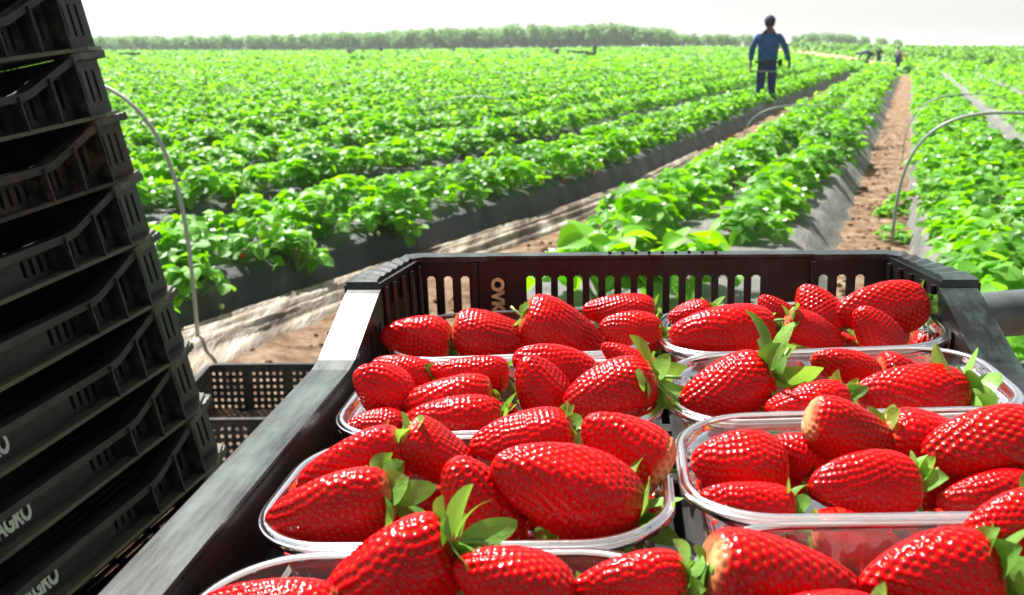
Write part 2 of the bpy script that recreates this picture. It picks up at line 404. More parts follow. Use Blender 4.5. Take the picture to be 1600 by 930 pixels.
# two crates of the same kind that carry the front crate on the trailer deck
for k in range(1, 5):
    M = M_C @ Matrix.Translation((random.uniform(-.002,.002), random.uniform(-.003,.003), -.0825*k))
    make_crate(P_BLACK, M, 'empty black crate stacked underneath the crate of strawberries', 'crates under the strawberry crate')

# perforated crate on the soil between the stack and the front crate
def perforated_crate(M):
    r = empty('perforated_crate', M); tag(r, 'black finely perforated crate standing on soil between the stack and front crate', 'crate')
    a, b, h = .36, .26, .19
    def panel(name, org, sd, nd, s):
        mb = MB(); sl = []
        n = int(2*s/.024)
        zs = [.03,.055,.08,.105,.13,.155]
        # perforations as a common grid of small square holes
        S = [-s]; 
        for i in range(n):
            c = -s + .024*(i+.5)
            if i % 6 == 5: continue
            for z in zs: sl.append((c-.0055, c+.0055, z-.0055, z+.0055))
        wall_panel(mb, org, sd, nd, -s, s, lambda q: h-.004, sl, .004); mb.build(name, M_STACK, r)
    panel('side_wall', (0, b, 0), (1,0,0), (0,-1,0), a); panel('side_wall', (0,-b, 0), (1,0,0), (0,1,0), a)
    panel('end_wall', (a+.0001, 0, 0), (0,1,0), (-1,0,0), b-.005); panel('end_wall', (-a-.0001, 0, 0), (0,1,0), (1,0,0), b-.005)
    mb = MB(); A, B = a+.012, b+.012
    q = [(.001,b-.005,.001,B,h),(a-.02,b-.005,a-.02,B,h),(a-.005,b-.02,A,b-.02,h),(a-.005,.001,A,.001,h)]
    ring(mb, quad_path(q), .004, .01); mb.build('rim', M_CRATE, r)
    mb = MB()
    for i in range(31): x = -a+.01+(2*a-.02)*i/30; mb.box((x-.0045,-b+.006,.010), (x+.0045,b-.006,.014))
    for i in range(23): y = -b+.01+(2*b-.02)*i/22; mb.box((-a+.006,y-.0045,.006), (a-.006,y+.0045,.0098))
    mb.build('floor', M_STACK, r)
perforated_crate(Matrix.Translation((-.72, 3.02, .005)) @ Matrix.Rotation(.02, 4, 'Z'))

# trailer under the crates
tr = empty('field_trailer', Matrix.Translation((-.25,.75,.0))); tag(tr, 'low field trailer with grey pipe rail under the crates', 'trailer')
mb = MB(); mb.box((-.75,-.55,.555), (.85,.42,.60)); o = mb.build('deck', M_STEEL, tr); 
mb = MB(); mb.tube([(.60,.075,1.060),(.68,.081,1.066),(1.25,.13,1.100),(1.6,.16,1.11)], .021, 18); mb.tube([(1.56,.157,1.11),(1.6,.16,1.07),(1.6,.16,.62),(.84,.12,.575)], .018, 12); o = mb.build('pipe_rail', M_PIPE, tr, True)
for sx in (-.6, .7):
    for sy in (-.4, .3):
        mb = MB(); mb.box((sx-.02,sy-.02,.18), (sx+.02,sy+.02,.554)); mb.build('leg', M_STEEL, tr)
        w = MB(); n = 24
        w.tube([(sx-.10,sy,.17),(sx-.095,sy,.17),(sx-.045,sy,.17),(sx-.04,sy,.17)], [.13,.17,.17,.13], 24); w.build('wheel', M_TYRE, tr, True)
# ------------------------------------------------------------------ punnets
def rrect(hx, hy, r, n=9):
    pts = []
    for (cx, cy, a0) in ((hx-r, hy-r, 0), (-hx+r, hy-r, 90), (-hx+r, -hy+r, 180), (hx-r, -hy+r, 270)):
        for k in range(n+1):
            a = math.radians(a0 + 90*k/n); pts.append((cx + r*math.cos(a), cy + r*math.sin(a)))
    return pts
def dense(hx, hy, r, m=260):
    p = rrect(hx, hy, r, 12); p.append(p[0]); P = np.array(p); d = np.r_[0, np.cumsum(np.hypot(*np.diff(P, axis=0).T))]
    s = np.linspace(0, d[-1], m, endpoint=False); return np.c_[np.interp(s, d, P[:,0]), np.interp(s, d, P[:,1])]
def punnet_meshes():
    m = 300; V = []; F = []
    prof = [(0.0,-.0415,0),(.5,-.0415,0),(.97,-.0415,0),(1.0,-.0395,.2),(1.02,-.034,1),(1.04,-.022,1),(1.06,-.012,.8),(1.065,-.0085,0),(1.09,-.0085,0),(1.095,-.004,0),(1.10,-.0012,0)]
    for k, (f, z, rib) in enumerate(prof):
        hx, hy = .080, .0455
        if f <= 1: P = dense(hx, hy, .030, m)*(f if f > 0 else .001)
        else: g = (f-1)*.10; P = dense(hx+g, hy+g, .030+g*.6, m)
        c = np.cos(np.arange(m)*2*PI/m*50)
        nrm = P/np.maximum(1e-6, np.linalg.norm(P, axis=1))[:,None]
        P = P + nrm*(rib*.0009*np.clip(c*2,-1,1))[:,None]
        V.append(np.c_[P, np.full(m, z)])
    V = np.concatenate(V)
    for i in range(len(prof)-1):
        a = np.arange(m); b = (a+1) % m; F.append(np.c_[i*m+a, i*m+b, (i+1)*m+b, (i+1)*m+a])
    body = np_mesh('body', V, np.concatenate(F), True)
    V = []; F = []; m = 160
    prof = [(.0100,-.0012),(.0104,.0002),(.0118,.0008),(.0138,.0006),(.0144,-.0004),(.0148,-.0010),(.0152,-.0006),(.0156,-.0012),(.0158,-.0038),(.0152,-.0042),(.0148,-.0018),(.0112,-.0006)]
    for g, z in prof:
        V.append(np.c_[dense(.080+g*.94, .0455+g*.94, .030+g*.7, m), np.full(m, z)])
    n = len(prof)
    for i in range(n):
        j = (i+1) % n; a = np.arange(m); b = (a+1) % m; F.append(np.c_[i*m+a, i*m+b, j*m+b, j*m+a])
    rim = np_mesh('rim', np.concatenate(V), np.concatenate(F), True)
    body.materials.append(M_CLEAR); rim.materials.append(M_RIM); return body, rim
PB, PR = punnet_meshes()
PUN = {'L1':(-.0968,-.0520,.000,.00,'clear punnet in the back left corner of the crate, against the slatted end wall'),
 'L2':(-.0968,-.1840,.000,.010,'clear punnet second from the back on the left side of the crate'),
 'L3':(-.0968,-.3070,.001,-.006,'clear punnet third from the back on the left, holding the biggest strawberry'),
 'L4':(-.0968,-.4290,.001,.008,'nearest clear punnet on the left side, cut off by the picture edge'),
 'R1':(.0978,-.0640,.000,-.008,'clear punnet in the back right corner of the crate, against the slatted end wall'),
 'R2':(.0978,-.1800,.000,.005,'half empty clear punnet with large leafy calyxes, second from the back on the right'),
 'R3':(.0978,-.2935,.0035,-.004,'heaped clear punnet third from the back on the right side'),
 'R4':(.0978,-.4090,.001,.006,'nearest clear punnet on the right side, holding two pale tipped strawberries')}
for k, (x, y, z, a, lb) in PUN.items():
    x *= .985
    r = empty('punnet', M_P @ Matrix.Translation((x, y, z)) @ Matrix.Rotation(a, 4, 'Z')); tag(r, lb, 'punnet', 'clear plastic punnets in the crate')
    for nm, me in (('body', PB), ('rim', PR)):
        o = bpy.data.objects.new(nm, me); COL.objects.link(o); o.parent = r

# ------------------------------------------------------------------ strawberries
def berry_mesh(L, W, seed, white=0, nt=84, nph=104, seeds=True):
    r_ = np.random.default_rng(seed); ex = r_.uniform(.50,.66); ep = r_.uniform(.43,.56)
    th = np.linspace(.0, 1, nt); t = (1-np.cos(th*PI))/2*.35 + th*.65
    t = np.clip(t, 0, 1); prof = np.maximum(0, np.sin(PI*np.power(t, ex)))**ep
    ph = np.arange(nph)*2*PI/nph
    T, PH = np.meshgrid(t, ph, indexing='ij'); R = np.repeat(prof[:,None], nph, 1)*W/2
    fl = r_.uniform(.86,1.0); a2, a3 = r_.uniform(0, 2*PI, 2); 
    R = R*(1 + r_.uniform(.03,.10)*np.cos(2*PH+a2+T*1.2) + r_.uniform(.02,.07)*np.cos(3*PH+a3-T*2)*T + r_.uniform(0,.03)*np.cos(5*PH+a2))
    bend = r_.uniform(-.10,.10)*L; bd = r_.uniform(0, 2*PI); off = bend*(T-.5)**2*2
    X = R*np.cos(PH) + off*math.cos(bd); Y = R*np.sin(PH)*fl + off*math.sin(bd); Z = (T-.5)*L - .0
    # shoulder dip round the stem
    Z = Z + .06*L*np.exp(-(T/.05)**2)*0
    V = np.stack([X, Y, Z], -1)
    # normals
    dT = np.gradient(V, axis=0); dP = (np.roll(V, -1, 1) - np.roll(V, 1, 1))
    nn = np.cross(dP, dT); nn /= np.maximum(1e-9, np.linalg.norm(nn, axis=2))[...,None]
    ctr = np.stack([off*math.cos(bd), off*math.sin(bd), (T-.5)*L*.7], -1)
    sg = np.sign(np.sum(nn*(V-ctr), -1)); nn *= sg[...,None]
    V = V.reshape(-1,3); nn = nn.reshape(-1,3)
    pit = np.zeros(len(V)); seedm = np.zeros(len(V)); 
    if seeds:
        s = float(np.clip(W*.103, .0026, .0036)); 
        arc = np.r_[0, np.cumsum(np.hypot(np.diff(prof*W/2), np.diff(t*L)))]
        S = []; row = 0; a = s*.9
        while a < arc[-1]-s*.3:
            tt = np.interp(a, arc, t); rr = np.interp(a, arc, prof)*W/2; n = max(1, int(round(2*PI*rr/(s*1.18))))
            for k in range(n):
                p = 2*PI*(k + .5*(row % 2) + r_.uniform(-.1,.1))/n
                S.append((tt + r_.uniform(-.004,.004), p % (2*PI)))
            a += s*.92; row += 1
        S = np.array(S)
        # seed positions by nearest surface vertex lookup
        it = np.clip(np.searchsorted(t, S[:,0]), 1, nt-1); ft = (S[:,0]-t[it-1])/np.maximum(1e-9, t[it]-t[it-1])
        ipf = S[:,1]/(2*PI)*nph; ip = ipf.astype(int) % nph; fp = ipf-ip; ip2 = (ip+1) % nph
        G = V.reshape(nt, nph, 3)
        SP = ((G[it-1,ip]*(1-fp)[:,None]+G[it-1,ip2]*fp[:,None])*(1-ft)[:,None] + (G[it,ip]*(1-fp)[:,None]+G[it,ip2]*fp[:,None])*ft[:,None])
        d = np.full(len(V), 1.0)
        for c in range(0, len(SP), 64):
            q = SP[c:c+64]; dd = np.sqrt(((V[:,None,:]-q[None])**2).sum(-1)); d = np.minimum(d, dd.min(1))
        sig = s*.30
        disp = -np.exp(-(d/sig)**2)*s*.24 + .13*s*np.clip(d/(s*.55),0,1)**2 + np.exp(-(d/(s*.13))**2)*s*.12
        fade = np.clip(np.minimum(T.ravel()/.05, (1-T.ravel())/.03), 0, 1)
        V = V + nn*(disp*fade)[:,None]
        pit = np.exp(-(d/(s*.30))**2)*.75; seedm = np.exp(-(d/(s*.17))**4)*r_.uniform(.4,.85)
    pale = np.zeros(len(V)); Tr = T.ravel()
    nz = np.sin(V[:,0]*310+seed)+np.sin(V[:,1]*270+1.3*seed)+np.sin(V[:,2]*240)
    pale = np.clip(1-(Tr-.015-.008*nz)/.05, 0, 1)*.35
    if white == 1: pale = np.maximum(pale, np.clip((.22+.05*nz-Tr)/.14, 0, 1)*.7)
    if white == 2:
        pale = np.maximum(pale, np.clip((.06+.022*nz-Tr)/.07, 0, 1)*.8)
    if white == 3:
        c = np.array([0,-W*.30,-L*.02])+0; 
    col = np.c_[pit, pale, seedm, np.ones(len(V))]
    a = np.arange(nph); b = (a+1) % nph; F = [np.c_[i*nph+a, i*nph+b, (i+1)*nph+b, (i+1)*nph+a] for i in range(nt-1)]
    me = np_mesh('strawberry', V, np.concatenate(F), True, {'skin': ('FLOAT_COLOR', col)})
    me.materials.append(M_BERRY); return me, V.reshape(nt, nph, 3)

def sepal_mesh(L, W, kind, seed):
    """ring of leafy sepals at the shoulder (-Z end)"""
    r_ = np.random.default_rng(seed+999); Vs = []; Fs = []; tone = []
    n = {1:6, 2:9, 3:11, 4:12}[kind]; sl = {1:.010, 2:.0135, 3:.0230, 4:.031}[kind]; sw = {1:.0035, 2:.0050, 3:.0070, 4:.0092}[kind]
    na, nc = 9, 5; base = 0
    for k in range(n):
        a = 2*PI*(k + r_.uniform(-.25,.25))/n; l = sl*r_.uniform(.7,1.25); w = sw*r_.uniform(.7,1.2)
        lift = r_.uniform(-.9,.55) if kind < 3 else r_.uniform(-1.0,.5)    # negative = reflexed back past the stem
        curl = r_.uniform(-1.6,1.6); tw = r_.uniform(-.5,.5); cup = r_.uniform(.15,.6)*(-1 if r_.random() < .3 else 1)
        p = np.array([.0016, 0., 0.]); ang = lift; pts = []
        for i in range(na):
            t = i/(na-1); pts.append(p.copy()); ang += curl/(na-1)*t*1.6; p = p + np.array([math.cos(ang), 0, math.sin(ang)])*l/(na-1)
        ca, sa = math.cos(a), math.sin(a); tn = r_.uniform(.25,.95)
        for i in range(na):
            t = i/(na-1); ww = w*(math.sin(PI*min(1,t**.9))**.6 + .10*(1-t))
            if i == na-1: ww = w*.08
            for j in range(nc):
                u = (j/(nc-1)-.5)*2; q = pts[i] + np.array([0, u*ww, abs(u)**1.5*ww*cup + u*ww*tw*t])
                x, y, z = q; Vs.append((x*ca-y*sa, x*sa+y*ca, z)); tone.append(tn + (.12 if j == nc//2 else 0))
        for i in range(na-1):
            for j in range(nc-1):
                b = base + i*nc + j; Fs.append((b, b+1, b+nc+1, b+nc))
        base += na*nc
    V = np.array(Vs); V[:,2] = V[:,2]; V[:,2] += -L/2 + .0015
    me = np_mesh('calyx', V, np.array(Fs), True, {'tone': ('FLOAT', np.array(tone))}); me.materials.append(M_SEPAL)
    st = MB(); z = -L/2+.001; a = r_.uniform(0, 6.28); ln = {1:.006, 2:.010, 3:.013, 4:.016}[kind]
    pts = [(0,0,z+.003),(0,0,z-.002),(math.cos(a)*ln*.25, math.sin(a)*ln*.25, z-ln*.6),(math.cos(a)*ln*.6, math.sin(a)*ln*.6, z-ln)]
    st.tube(pts, [.0016,.0011,.0010,.0012], 7)
    sm = st.mesh('stem'); sm.materials.append(M_STEM); sm.polygons.foreach_set('use_smooth', [True]*len(sm.polygons))
    return me, sm
TABLE = [
('L1',-17.06,-6.92,0.23,5.16,3.32,-0.98,-0.07,0.21,2,0),
('L1',-11.48,-6.92,0.14,5.84,3.28,0.98,0.07,-0.21,0,0),
('L1',-6.5,-6.26,0.06,6.39,3.83,0.9,0.0,-0.43,0,0),
('L1',-2.52,-2.96,0.49,5.3,2.65,-0.99,-0.1,0.11,2,0),
('L1',-1.74,-7.58,0.34,4.35,2.57,-0.97,-0.06,0.24,2,0),
('R1',2.54,-4.72,0.46,3.21,2.1,-0.99,-0.13,-0.01,0,0),
('R1',4.38,-8.68,0.37,7.11,3.55,-0.99,-0.12,0.01,0,0),
('R1',8.42,-5.38,0.64,3.14,2.1,-0.73,0.08,0.68,0,0),
('R1',10.29,-9.34,0.26,4.23,2.2,0.9,0.0,-0.43,0,0),
('R1',11.3,-5.38,0.62,4.2,2.95,-0.47,0.43,0.77,0,0),
('R1',15.26,-6.04,0.75,6.36,3.18,-0.99,-0.14,-0.04,2,0),
('R1',14.2,-9.34,0.18,3.86,2.52,-0.53,0.15,0.83,0,0),
('R2',3.41,-19.62,0.31,5.43,3.04,-0.95,-0.19,-0.26,3,0),
('R2',7.62,-21.6,0.14,4.5,2.25,-0.99,-0.13,-0.03,2,0),
('R2',10.64,-16.98,0.36,4.11,2.16,-0.9,-0.0,0.43,2,0),
('R2',13.18,-20.94,0.06,5.95,2.97,-0.99,-0.1,0.11,3,0),
('R2',13.81,-16.32,-0.1,2.25,2.1,0.99,0.11,-0.07,0,0),
('L2',-15.68,-16.72,0.89,4.35,2.17,-0.95,-0.04,0.32,0,0),
('L2',-16.43,-19.36,0.89,4.15,2.96,-0.6,-0.36,0.72,0,0),
('L2',-16.35,-22.0,-0.47,3.49,2.1,-0.99,-0.11,0.07,1,0),
('L2',-11.69,-16.72,0.59,4.9,2.45,-0.99,-0.1,0.11,0,0),
('L2',-12.81,-19.36,-0.0,5.84,2.92,-0.99,-0.13,-0.03,1,0),
('L2',-11.88,-22.0,-0.2,5.93,2.97,-0.99,-0.12,0.04,2,0),
('L2',-6.37,-16.06,0.63,5.49,2.74,-0.92,-0.01,0.4,0,0),
('L2',-7.0,-18.7,0.27,4.72,3.09,-0.4,-0.12,0.91,0,0),
('L2',-3.02,-20.68,0.82,5.4,2.95,-0.97,-0.17,-0.19,3,0),
('L2',-1.81,-16.06,0.8,4.27,2.14,-0.79,0.06,0.62,0,0),
('L3',-15.54,-29.68,0.65,5.68,2.84,-0.95,-0.19,-0.26,2,0),
('L3',-15.48,-33.64,0.36,5.9,3.05,-0.98,-0.16,-0.13,3,0),
('L3',-11.04,-29.02,0.57,4.7,2.57,0.82,-0.04,-0.58,0,0),
('L3',-8.68,-33.64,0.5,4.74,3.16,-0.39,-0.02,0.92,0,0),
('L3',-7.22,-28.36,1.29,5.16,2.58,-0.98,-0.15,-0.09,2,0),
('L3',-2.35,-29.68,1.25,4.51,3.25,-0.73,0.08,0.68,1,1),
('L3',-4.8,-33.64,1.09,6.84,3.67,-0.89,-0.1,0.45,3,0),
('R3',3.04,-29.6,0.26,4.48,2.81,-0.98,-0.08,0.16,0,0),
('R3',2.92,-32.9,-0.22,4.11,2.1,-0.98,-0.07,0.21,2,0),
('R3',6.0,-27.62,-0.18,2.79,2.17,-0.92,-0.01,0.4,0,0),
('R3',8.62,-28.28,0.88,4.98,2.53,0.9,0.0,-0.43,0,1),
('R3',7.98,-32.24,0.42,4.77,2.39,-0.99,-0.11,0.07,2,0),
('R3',12.21,-27.62,0.4,4.55,2.79,0.97,0.06,-0.24,0,2),
('R3',14.0,-29.6,0.9,5.77,3.12,-0.99,-0.14,-0.06,0,0),
('R3',13.2,-32.24,-0.45,4.39,2.19,-0.99,-0.12,0.02,0,0),
('R4',3.47,-39.55,0.02,5.99,3.29,0.96,0.05,-0.27,0,2),
('R4',8.53,-39.55,0.13,4.96,3.0,-0.99,-0.13,-0.03,3,0),
('R4',12.01,-37.24,0.87,3.62,2.12,-0.95,-0.19,-0.26,3,0),
('R4',4.35,-42.52,0.19,3.87,2.36,-0.97,-0.06,0.24,0,0),
('L4',-11.03,-40.23,0.85,5.54,3.25,-0.92,-0.2,-0.34,3,0),
('L4',-6.39,-40.89,0.83,4.54,2.75,-0.92,-0.01,0.4,2,0),
('L4',-2.12,-40.56,0.58,4.18,2.1,-0.99,-0.13,-0.01,2,0),
('L4',-15.29,-41.88,0.45,5.03,2.51,-0.98,-0.08,0.16,0,0)
]
BL = ['strawberry at the left end of the back left punnet, leafy calyx on its right','wide strawberry second from the left in the back left punnet','dark humped strawberry in the middle of the back left punnet',
'long strawberry lying highest against the slats in the back left punnet','rounded strawberry at the right front of the back left punnet, calyx beside the next punnet',
'strawberry half hidden at the back left corner of the back right punnet','longest strawberry lying along the front left of the back right punnet','small strawberry peeking out in the middle of the back right punnet','tapering strawberry at the front middle of the back right punnet','upright rounded strawberry at the back middle of the back right punnet','big strawberry at the right end of the back right punnet with bright leaves','short strawberry pointing up at the front right of the back right punnet',
'big conical strawberry at the left end of the half empty punnet, under tall leaves','strawberry lying low in the front middle of the half empty punnet','strawberry pointing up left at the back of the half empty punnet','long strawberry at the front right of the half empty punnet with large pale leaves','small strawberry bit showing behind the leaves of the half empty punnet',
'strawberry at the back left corner of the second left punnet','round strawberry at the left end of the second left punnet, above the small one','small glossy strawberry in the front left corner of the second left punnet','strawberry at the back rim of the second left punnet, left of the centre','upper one of two long parallel strawberries in the second left punnet','lower one of two long parallel strawberries at the front of the second left punnet','long strawberry at the back rim of the second left punnet, right of the centre','strawberry pointing up in the middle of the second left punnet','large strawberry at the right end of the second left punnet with spidery calyx','curved dark strawberry in the back right corner of the second left punnet',
'strawberry lying behind the big front one at the left end of the third left punnet','big dark strawberry in the front left corner of the third left punnet','strawberry pointing down right behind the bright leaves of the third left punnet','broad strawberry pointing up at the front middle of the third left punnet','strawberry lying on top at the back of the third left punnet, drooping calyx','strawberry with a pale unripe shoulder at the right of the third left punnet','biggest strawberry of all, sloping down to the right in the third left punnet',
'round strawberry at the left end of the heaped right punnet','flat strawberry tucked against the front left rim of the heaped right punnet','strawberry half hidden behind the round one in the heaped right punnet','pale ended strawberry lying on the back rim of the heaped right punnet','plump strawberry alone at the front middle of the heaped right punnet','strawberry behind the centre right of the heaped right punnet, pale at its left end','large strawberry overhanging the right end of the heaped right punnet','strawberry squeezed beneath the large overhanging one in the heaped right punnet',
'very large strawberry with cream end at the left of the nearest right punnet','large round strawberry at the right of the nearest right punnet','lumpy strawberry leaning on the back rim of the nearest right punnet','strawberry at the bottom edge of the nearest right punnet',
'large bright strawberry in the middle of the nearest left punnet, leaves on its right','strawberry right of the leaves in the nearest left punnet','strawberry at the right end of the nearest left punnet','low strawberry at the left end of the nearest left punnet']
for i, row in enumerate(TABLE):
    pn, x, y, z, L, W, dx, dy, dz, cal, wh = row; L *= .0101; W *= .0112
    if not cal and i % 3 != 1: cal = 2
    me, G = berry_mesh(L, W, 100+i, 2 if i == 37 else wh)
    d = Vector((dx, dy, dz)).normalized(); q = d.to_track_quat('Z', 'Y')
    spin = Matrix.Rotation(random.uniform(0, 6.28), 4, 'Z')
    M = M_P @ Matrix.Translation((x*.01, y*.01, z*.01)) @ q.to_matrix().to_4x4() @ spin
    b = link('strawberry', me); b.matrix_world = M; tag(b, BL[i], 'strawberry', 'ripe strawberries in the front crate')
    if i in (12, 15): cal = 4
    if cal:
        c, s_ = sepal_mesh(L, W, cal, i); link('calyx', c, None, b); link('stem', s_, None, b)
# lower layer seen through the clear walls
low = [berry_mesh(.045,.030,900+k, 0, 44, 56, True) for k in range(4)]
lc = [sepal_mesh(.045,.030,2,950+k) for k in range(4)]
random.seed(11)
for k, (px, py, pz, a, lb) in PUN.items():
    place = {'L':'left','R':'right'}[k[0]]; rown = {'1':'back','2':'second','3':'third','4':'nearest'}[k[1]]
    for j, (ox, oy) in enumerate([(-.058,-.024),(-.02,-.027),(.022,-.026),(.060,-.024),(-.055,.022),(-.012,.024),(.03,.023),(.062,.020)]):
        if k == 'R2' and j in (5,): continue
        v = random.randrange(4)
        b = link('strawberry', low[v][0]); rz = random.choice((0, PI)) + random.uniform(-.5,.5)
        b.matrix_world = M_P @ Matrix.Translation((px+ox, py+oy, -.026 + random.uniform(0,.003))) @ Matrix.Rotation(rz, 4, 'Z') @ Matrix.Rotation(PI/2+random.uniform(-.2,.2), 4, 'Y') @ Matrix.Rotation(random.uniform(0,6.28), 4, 'Z') @ Matrix.Scale(.9, 4)
        tag(b, 'strawberry in the bottom layer of the %s %s punnet, under the others' % (rown, place), 'strawberry', 'bottom layer strawberries of the %s %s punnet' % (rown, place))
        c = link('calyx', lc[v][0], None, b)
# ------------------------------------------------------------------ terrain and rows
PSI = math.atan(625/1551); SP, CP = math.sin(PSI), math.cos(PSI)
def xy(w, l):
    if w < -1.8:                       # the left hand rows bend towards the camera's left near by
        w = w - .13*min(1, (-w-1.8)/.25)*(math.log1p(math.exp((8-l)*1.6))/1.6)
    return (w*CP + l*SP, -w*SP + l*CP)
def sstep(a, b, x): t = np.clip((x-a)/(b-a), 0, 1); return t*t*(3-2*t)
def terrain(x, y):
    x = np.asarray(x, float); y = np.asarray(y, float)
    az = x/np.maximum(y, 1)
    rise = .55 + .80*sstep(-.25, .22, az) - .75*sstep(.26, .46, az)
    z = (rise-.55)*sstep(62, 200, y) * (1 + 0*x)
    return z - 1.2*sstep(330, 1200, y)
GX = np.unique(np.concatenate([np.linspace(-40, 60, 100), np.linspace(-1500, 1500, 61), np.linspace(-200, 260, 93)]))
GY = np.unique(np.concatenate([np.linspace(-25, 60, 90), np.linspace(60, 400, 90), np.linspace(400, 3000, 27)]))
XX, YY = np.meshgrid(GX, GY, indexing='ij'); V = np.stack([XX, YY, terrain(XX, YY)], -1)
cover = sstep(44, 52, XX*SP + YY*CP)
n1, n2 = XX.shape; I = np.arange(n1*n2).reshape(n1, n2)
F = np.stack([I[:-1,:-1], I[1:,:-1], I[1:,1:], I[:-1,1:]], -1).reshape(-1, 4)
g = link('ground', np_mesh('ground', V.reshape(-1,3), F, True, {'cover': ('FLOAT', cover.ravel())}), M_GROUND); tag(g, kind='structure')

# soil strips with relief in the two nearest furrows
def strip(name, w0, w1, l0, l1, nw, nl, hfun, mat, kind='structure'):
    W = np.linspace(w0, w1, nw); L = l0 + (l1-l0)*np.linspace(0, 1, nl)**1.8
    A, B = np.meshgrid(W, L, indexing='ij'); X = A*CP + B*SP; Y = -A*SP + B*CP
    Z = hfun(A, B, X, Y); V = np.stack([X, Y, Z], -1).reshape(-1, 3)
    I = np.arange(nw*nl).reshape(nw, nl); F = np.stack([I[:-1,:-1], I[:-1,1:], I[1:,1:], I[1:,:-1]], -1).reshape(-1, 4)[:, ::-1]
    o = link(name, np_mesh(name, V, F, True), mat); 
    if kind: tag(o, kind=kind)
    return o
def fnoise(X, Y, s, seed=0):
    out = np.zeros(X.size); xs, ys = X.ravel()*s, Y.ravel()*s
    for i in range(X.size): out[i] = mnoise.fractal((xs[i], ys[i], seed), .8, 2.1, 4)
    return out.reshape(X.shape)
def soilh(A, B, X, Y):
    e = np.minimum((A-A.min()), (A.max()-A))
    return .006 + .018*fnoise(X, Y, 5, 1)*np.clip(e*8,0,1) + .012*np.clip(fnoise(X, Y, 14, 2), -.3, 1) + .012
strip('furrow', -.42, .16, 1.8, 46, 26, 260, soilh, M_SOIL)
strip('furrow', -3.3, -1.65, 1.8, 30, 46, 150, soilh, M_SOIL)
# clods
mb = MB(); random.seed(5)
for k in range(1500):
    r = random.choice(((-.30,.08),(-.30,.08),(-2.2,-1.75),(-2.0,-1.75))); w = random.uniform(*r); l = 2.2 + 14*random.random()**1.4; x, y = xy(w, l)
    s = random.uniform(.005,.03)*random.random()**.5; z = .018 + s*.25
    v = [(x+s*random.uniform(.6,1.2)*a, y+s*random.uniform(.6,1.2)*b, z+s*random.uniform(.4,.8)*c) for a,b,c in ((1,0,0),(-1,0,0),(0,1,0),(0,-1,0),(0,0,1),(0,0,-1),(.6,.6,.5),(-.6,.5,.5))]
    mb.add(v, [(0,6,4),(6,2,4),(2,7,4),(7,1,4),(1,3,4),(3,0,4),(0,3,5),(3,1,5),(1,2,5),(2,0,5),(0,2,6),(2,1,7)])
o = mb.build('soil_clods', M_CLOD, None, True); tag(o, 'crumbly brown soil clods lying in the furrows', 'clods', kind='stuff')

# beds: (centre, base half, top half, height)
BEDS = [(-1.04,.72,.53,.20,'d'), (-2.88,.50,.40,.22,'b'), (.58,.48,.38,.22,'d')]
c = -4.14
for k in range(37): BEDS.append((c - 1.30*k, .44,.32,.27,'b'))
c = 1.68
for k in range(11): BEDS.append((c + 1.17*k, .46,.34,.24,'d'))
def bed(cw, bh, th, h, far, l0, l1):
    prof = [(-bh-.05,-.01),(-bh,.01),(-bh*.6-th*.4,h*.45),(-th-.03,h*.88),(-th+.04,h),(-th*.5,h+.01),(0,h+.005),(th*.5,h+.01),(th-.04,h),(th+.03,h*.88),(bh*.6+th*.4,h*.45),(bh,.01),(bh+.05,-.01)]
    nl = int(30 + (l1-l0)*((16 if abs(cw) < 3.2 else 5) if not far else 1.2)); L = l0 + (l1-l0)*np.linspace(0, 1, nl)**(1.7 if not far else 1.3)
    V = []
    for l in L:
        for (w, z) in prof:
            x, y = xy(cw+w, l); nz = mnoise.fractal((x*2.4, y*2.4, cw), .8, 2, 3)*1.5
            e = 1 - .0*l; V.append((x + nz*.02*CP, y - nz*.02*SP, z*(1+.05*nz) + (.012*mnoise.noise((x*7, y*7, 3)) + .016*abs(mnoise.noise((x*13+l, y*13, w*5))))*(z > .05)))
    m = len(prof); I = np.arange(len(L)*m).reshape(len(L), m)
    F = np.stack([I[:-1,:-1], I[:-1,1:], I[1:,1:], I[1:,:-1]], -1).reshape(-1, 4)[:, ::-1]
    return np_mesh('planting_bed', np.array(V), F, True)
for i, (cw, bh, th, h, mt) in enumerate(BEDS):
    l0 = 1.9 if cw > -2 and cw < 1.3 else max(1.2, abs(cw)*.35)
    if cw > 1.3: l0 = 4
    o = link('planting_bed', bed(cw, bh, th, h, abs(cw) > 9, l0, 46 + .05*abs(cw)), M_MULCHDUST if mt == 'd' else M_MULCH); tag(o, kind='structure')

# crumpled tunnel film lying in the wide furrow
def film(name, w0, w1, l0, l1, label, hh=.11, nl=300):
    nw = 44; V = []
    L = l0 + (l1-l0)*np.linspace(0, 1, nl)**1.6
    for l in L:
        sh = .02*math.sin(l*.9) + .008*math.sin(l*2.3+1)
        for k in range(nw):
            u = k/(nw-1); w = w0 + (w1-w0)*u + sh
            rid = abs(math.sin(u*PI*4.6 + .25*math.sin(l*1.1) + .5*mnoise.noise((l*.5, u*3, 1))))**.7
            z = .015 + hh*.75*math.sin(PI*u)**.6*(.5 + .5*rid) + .020*mnoise.noise((l*1.1, u*16, 4)) + .007*mnoise.noise((l*9, u*30, 7))
            x, y = xy(w, l); V.append((x, y, max(.004, z - (.03 if k in (0, nw-1) else 0))))
    I = np.arange(nl*nw).reshape(nl, nw); F = np.stack([I[:-1,:-1], I[:-1,1:], I[1:,1:], I[1:,:-1]], -1).reshape(-1, 4)[:, ::-1]
    o = link(name, np_mesh(name, np.array(V), F, True), M_FILM); tag(o, label, 'plastic film')
film('plastic_film', -2.37, -2.02, 2.2, 11.5, 'crumpled beige plastic film lying along the wide furrow left of the crate')
film('plastic_film', 1.06, 1.22, 7, 24, 'strip of whitish plastic film in the furrow on the right of the near right bed', .08, 160)


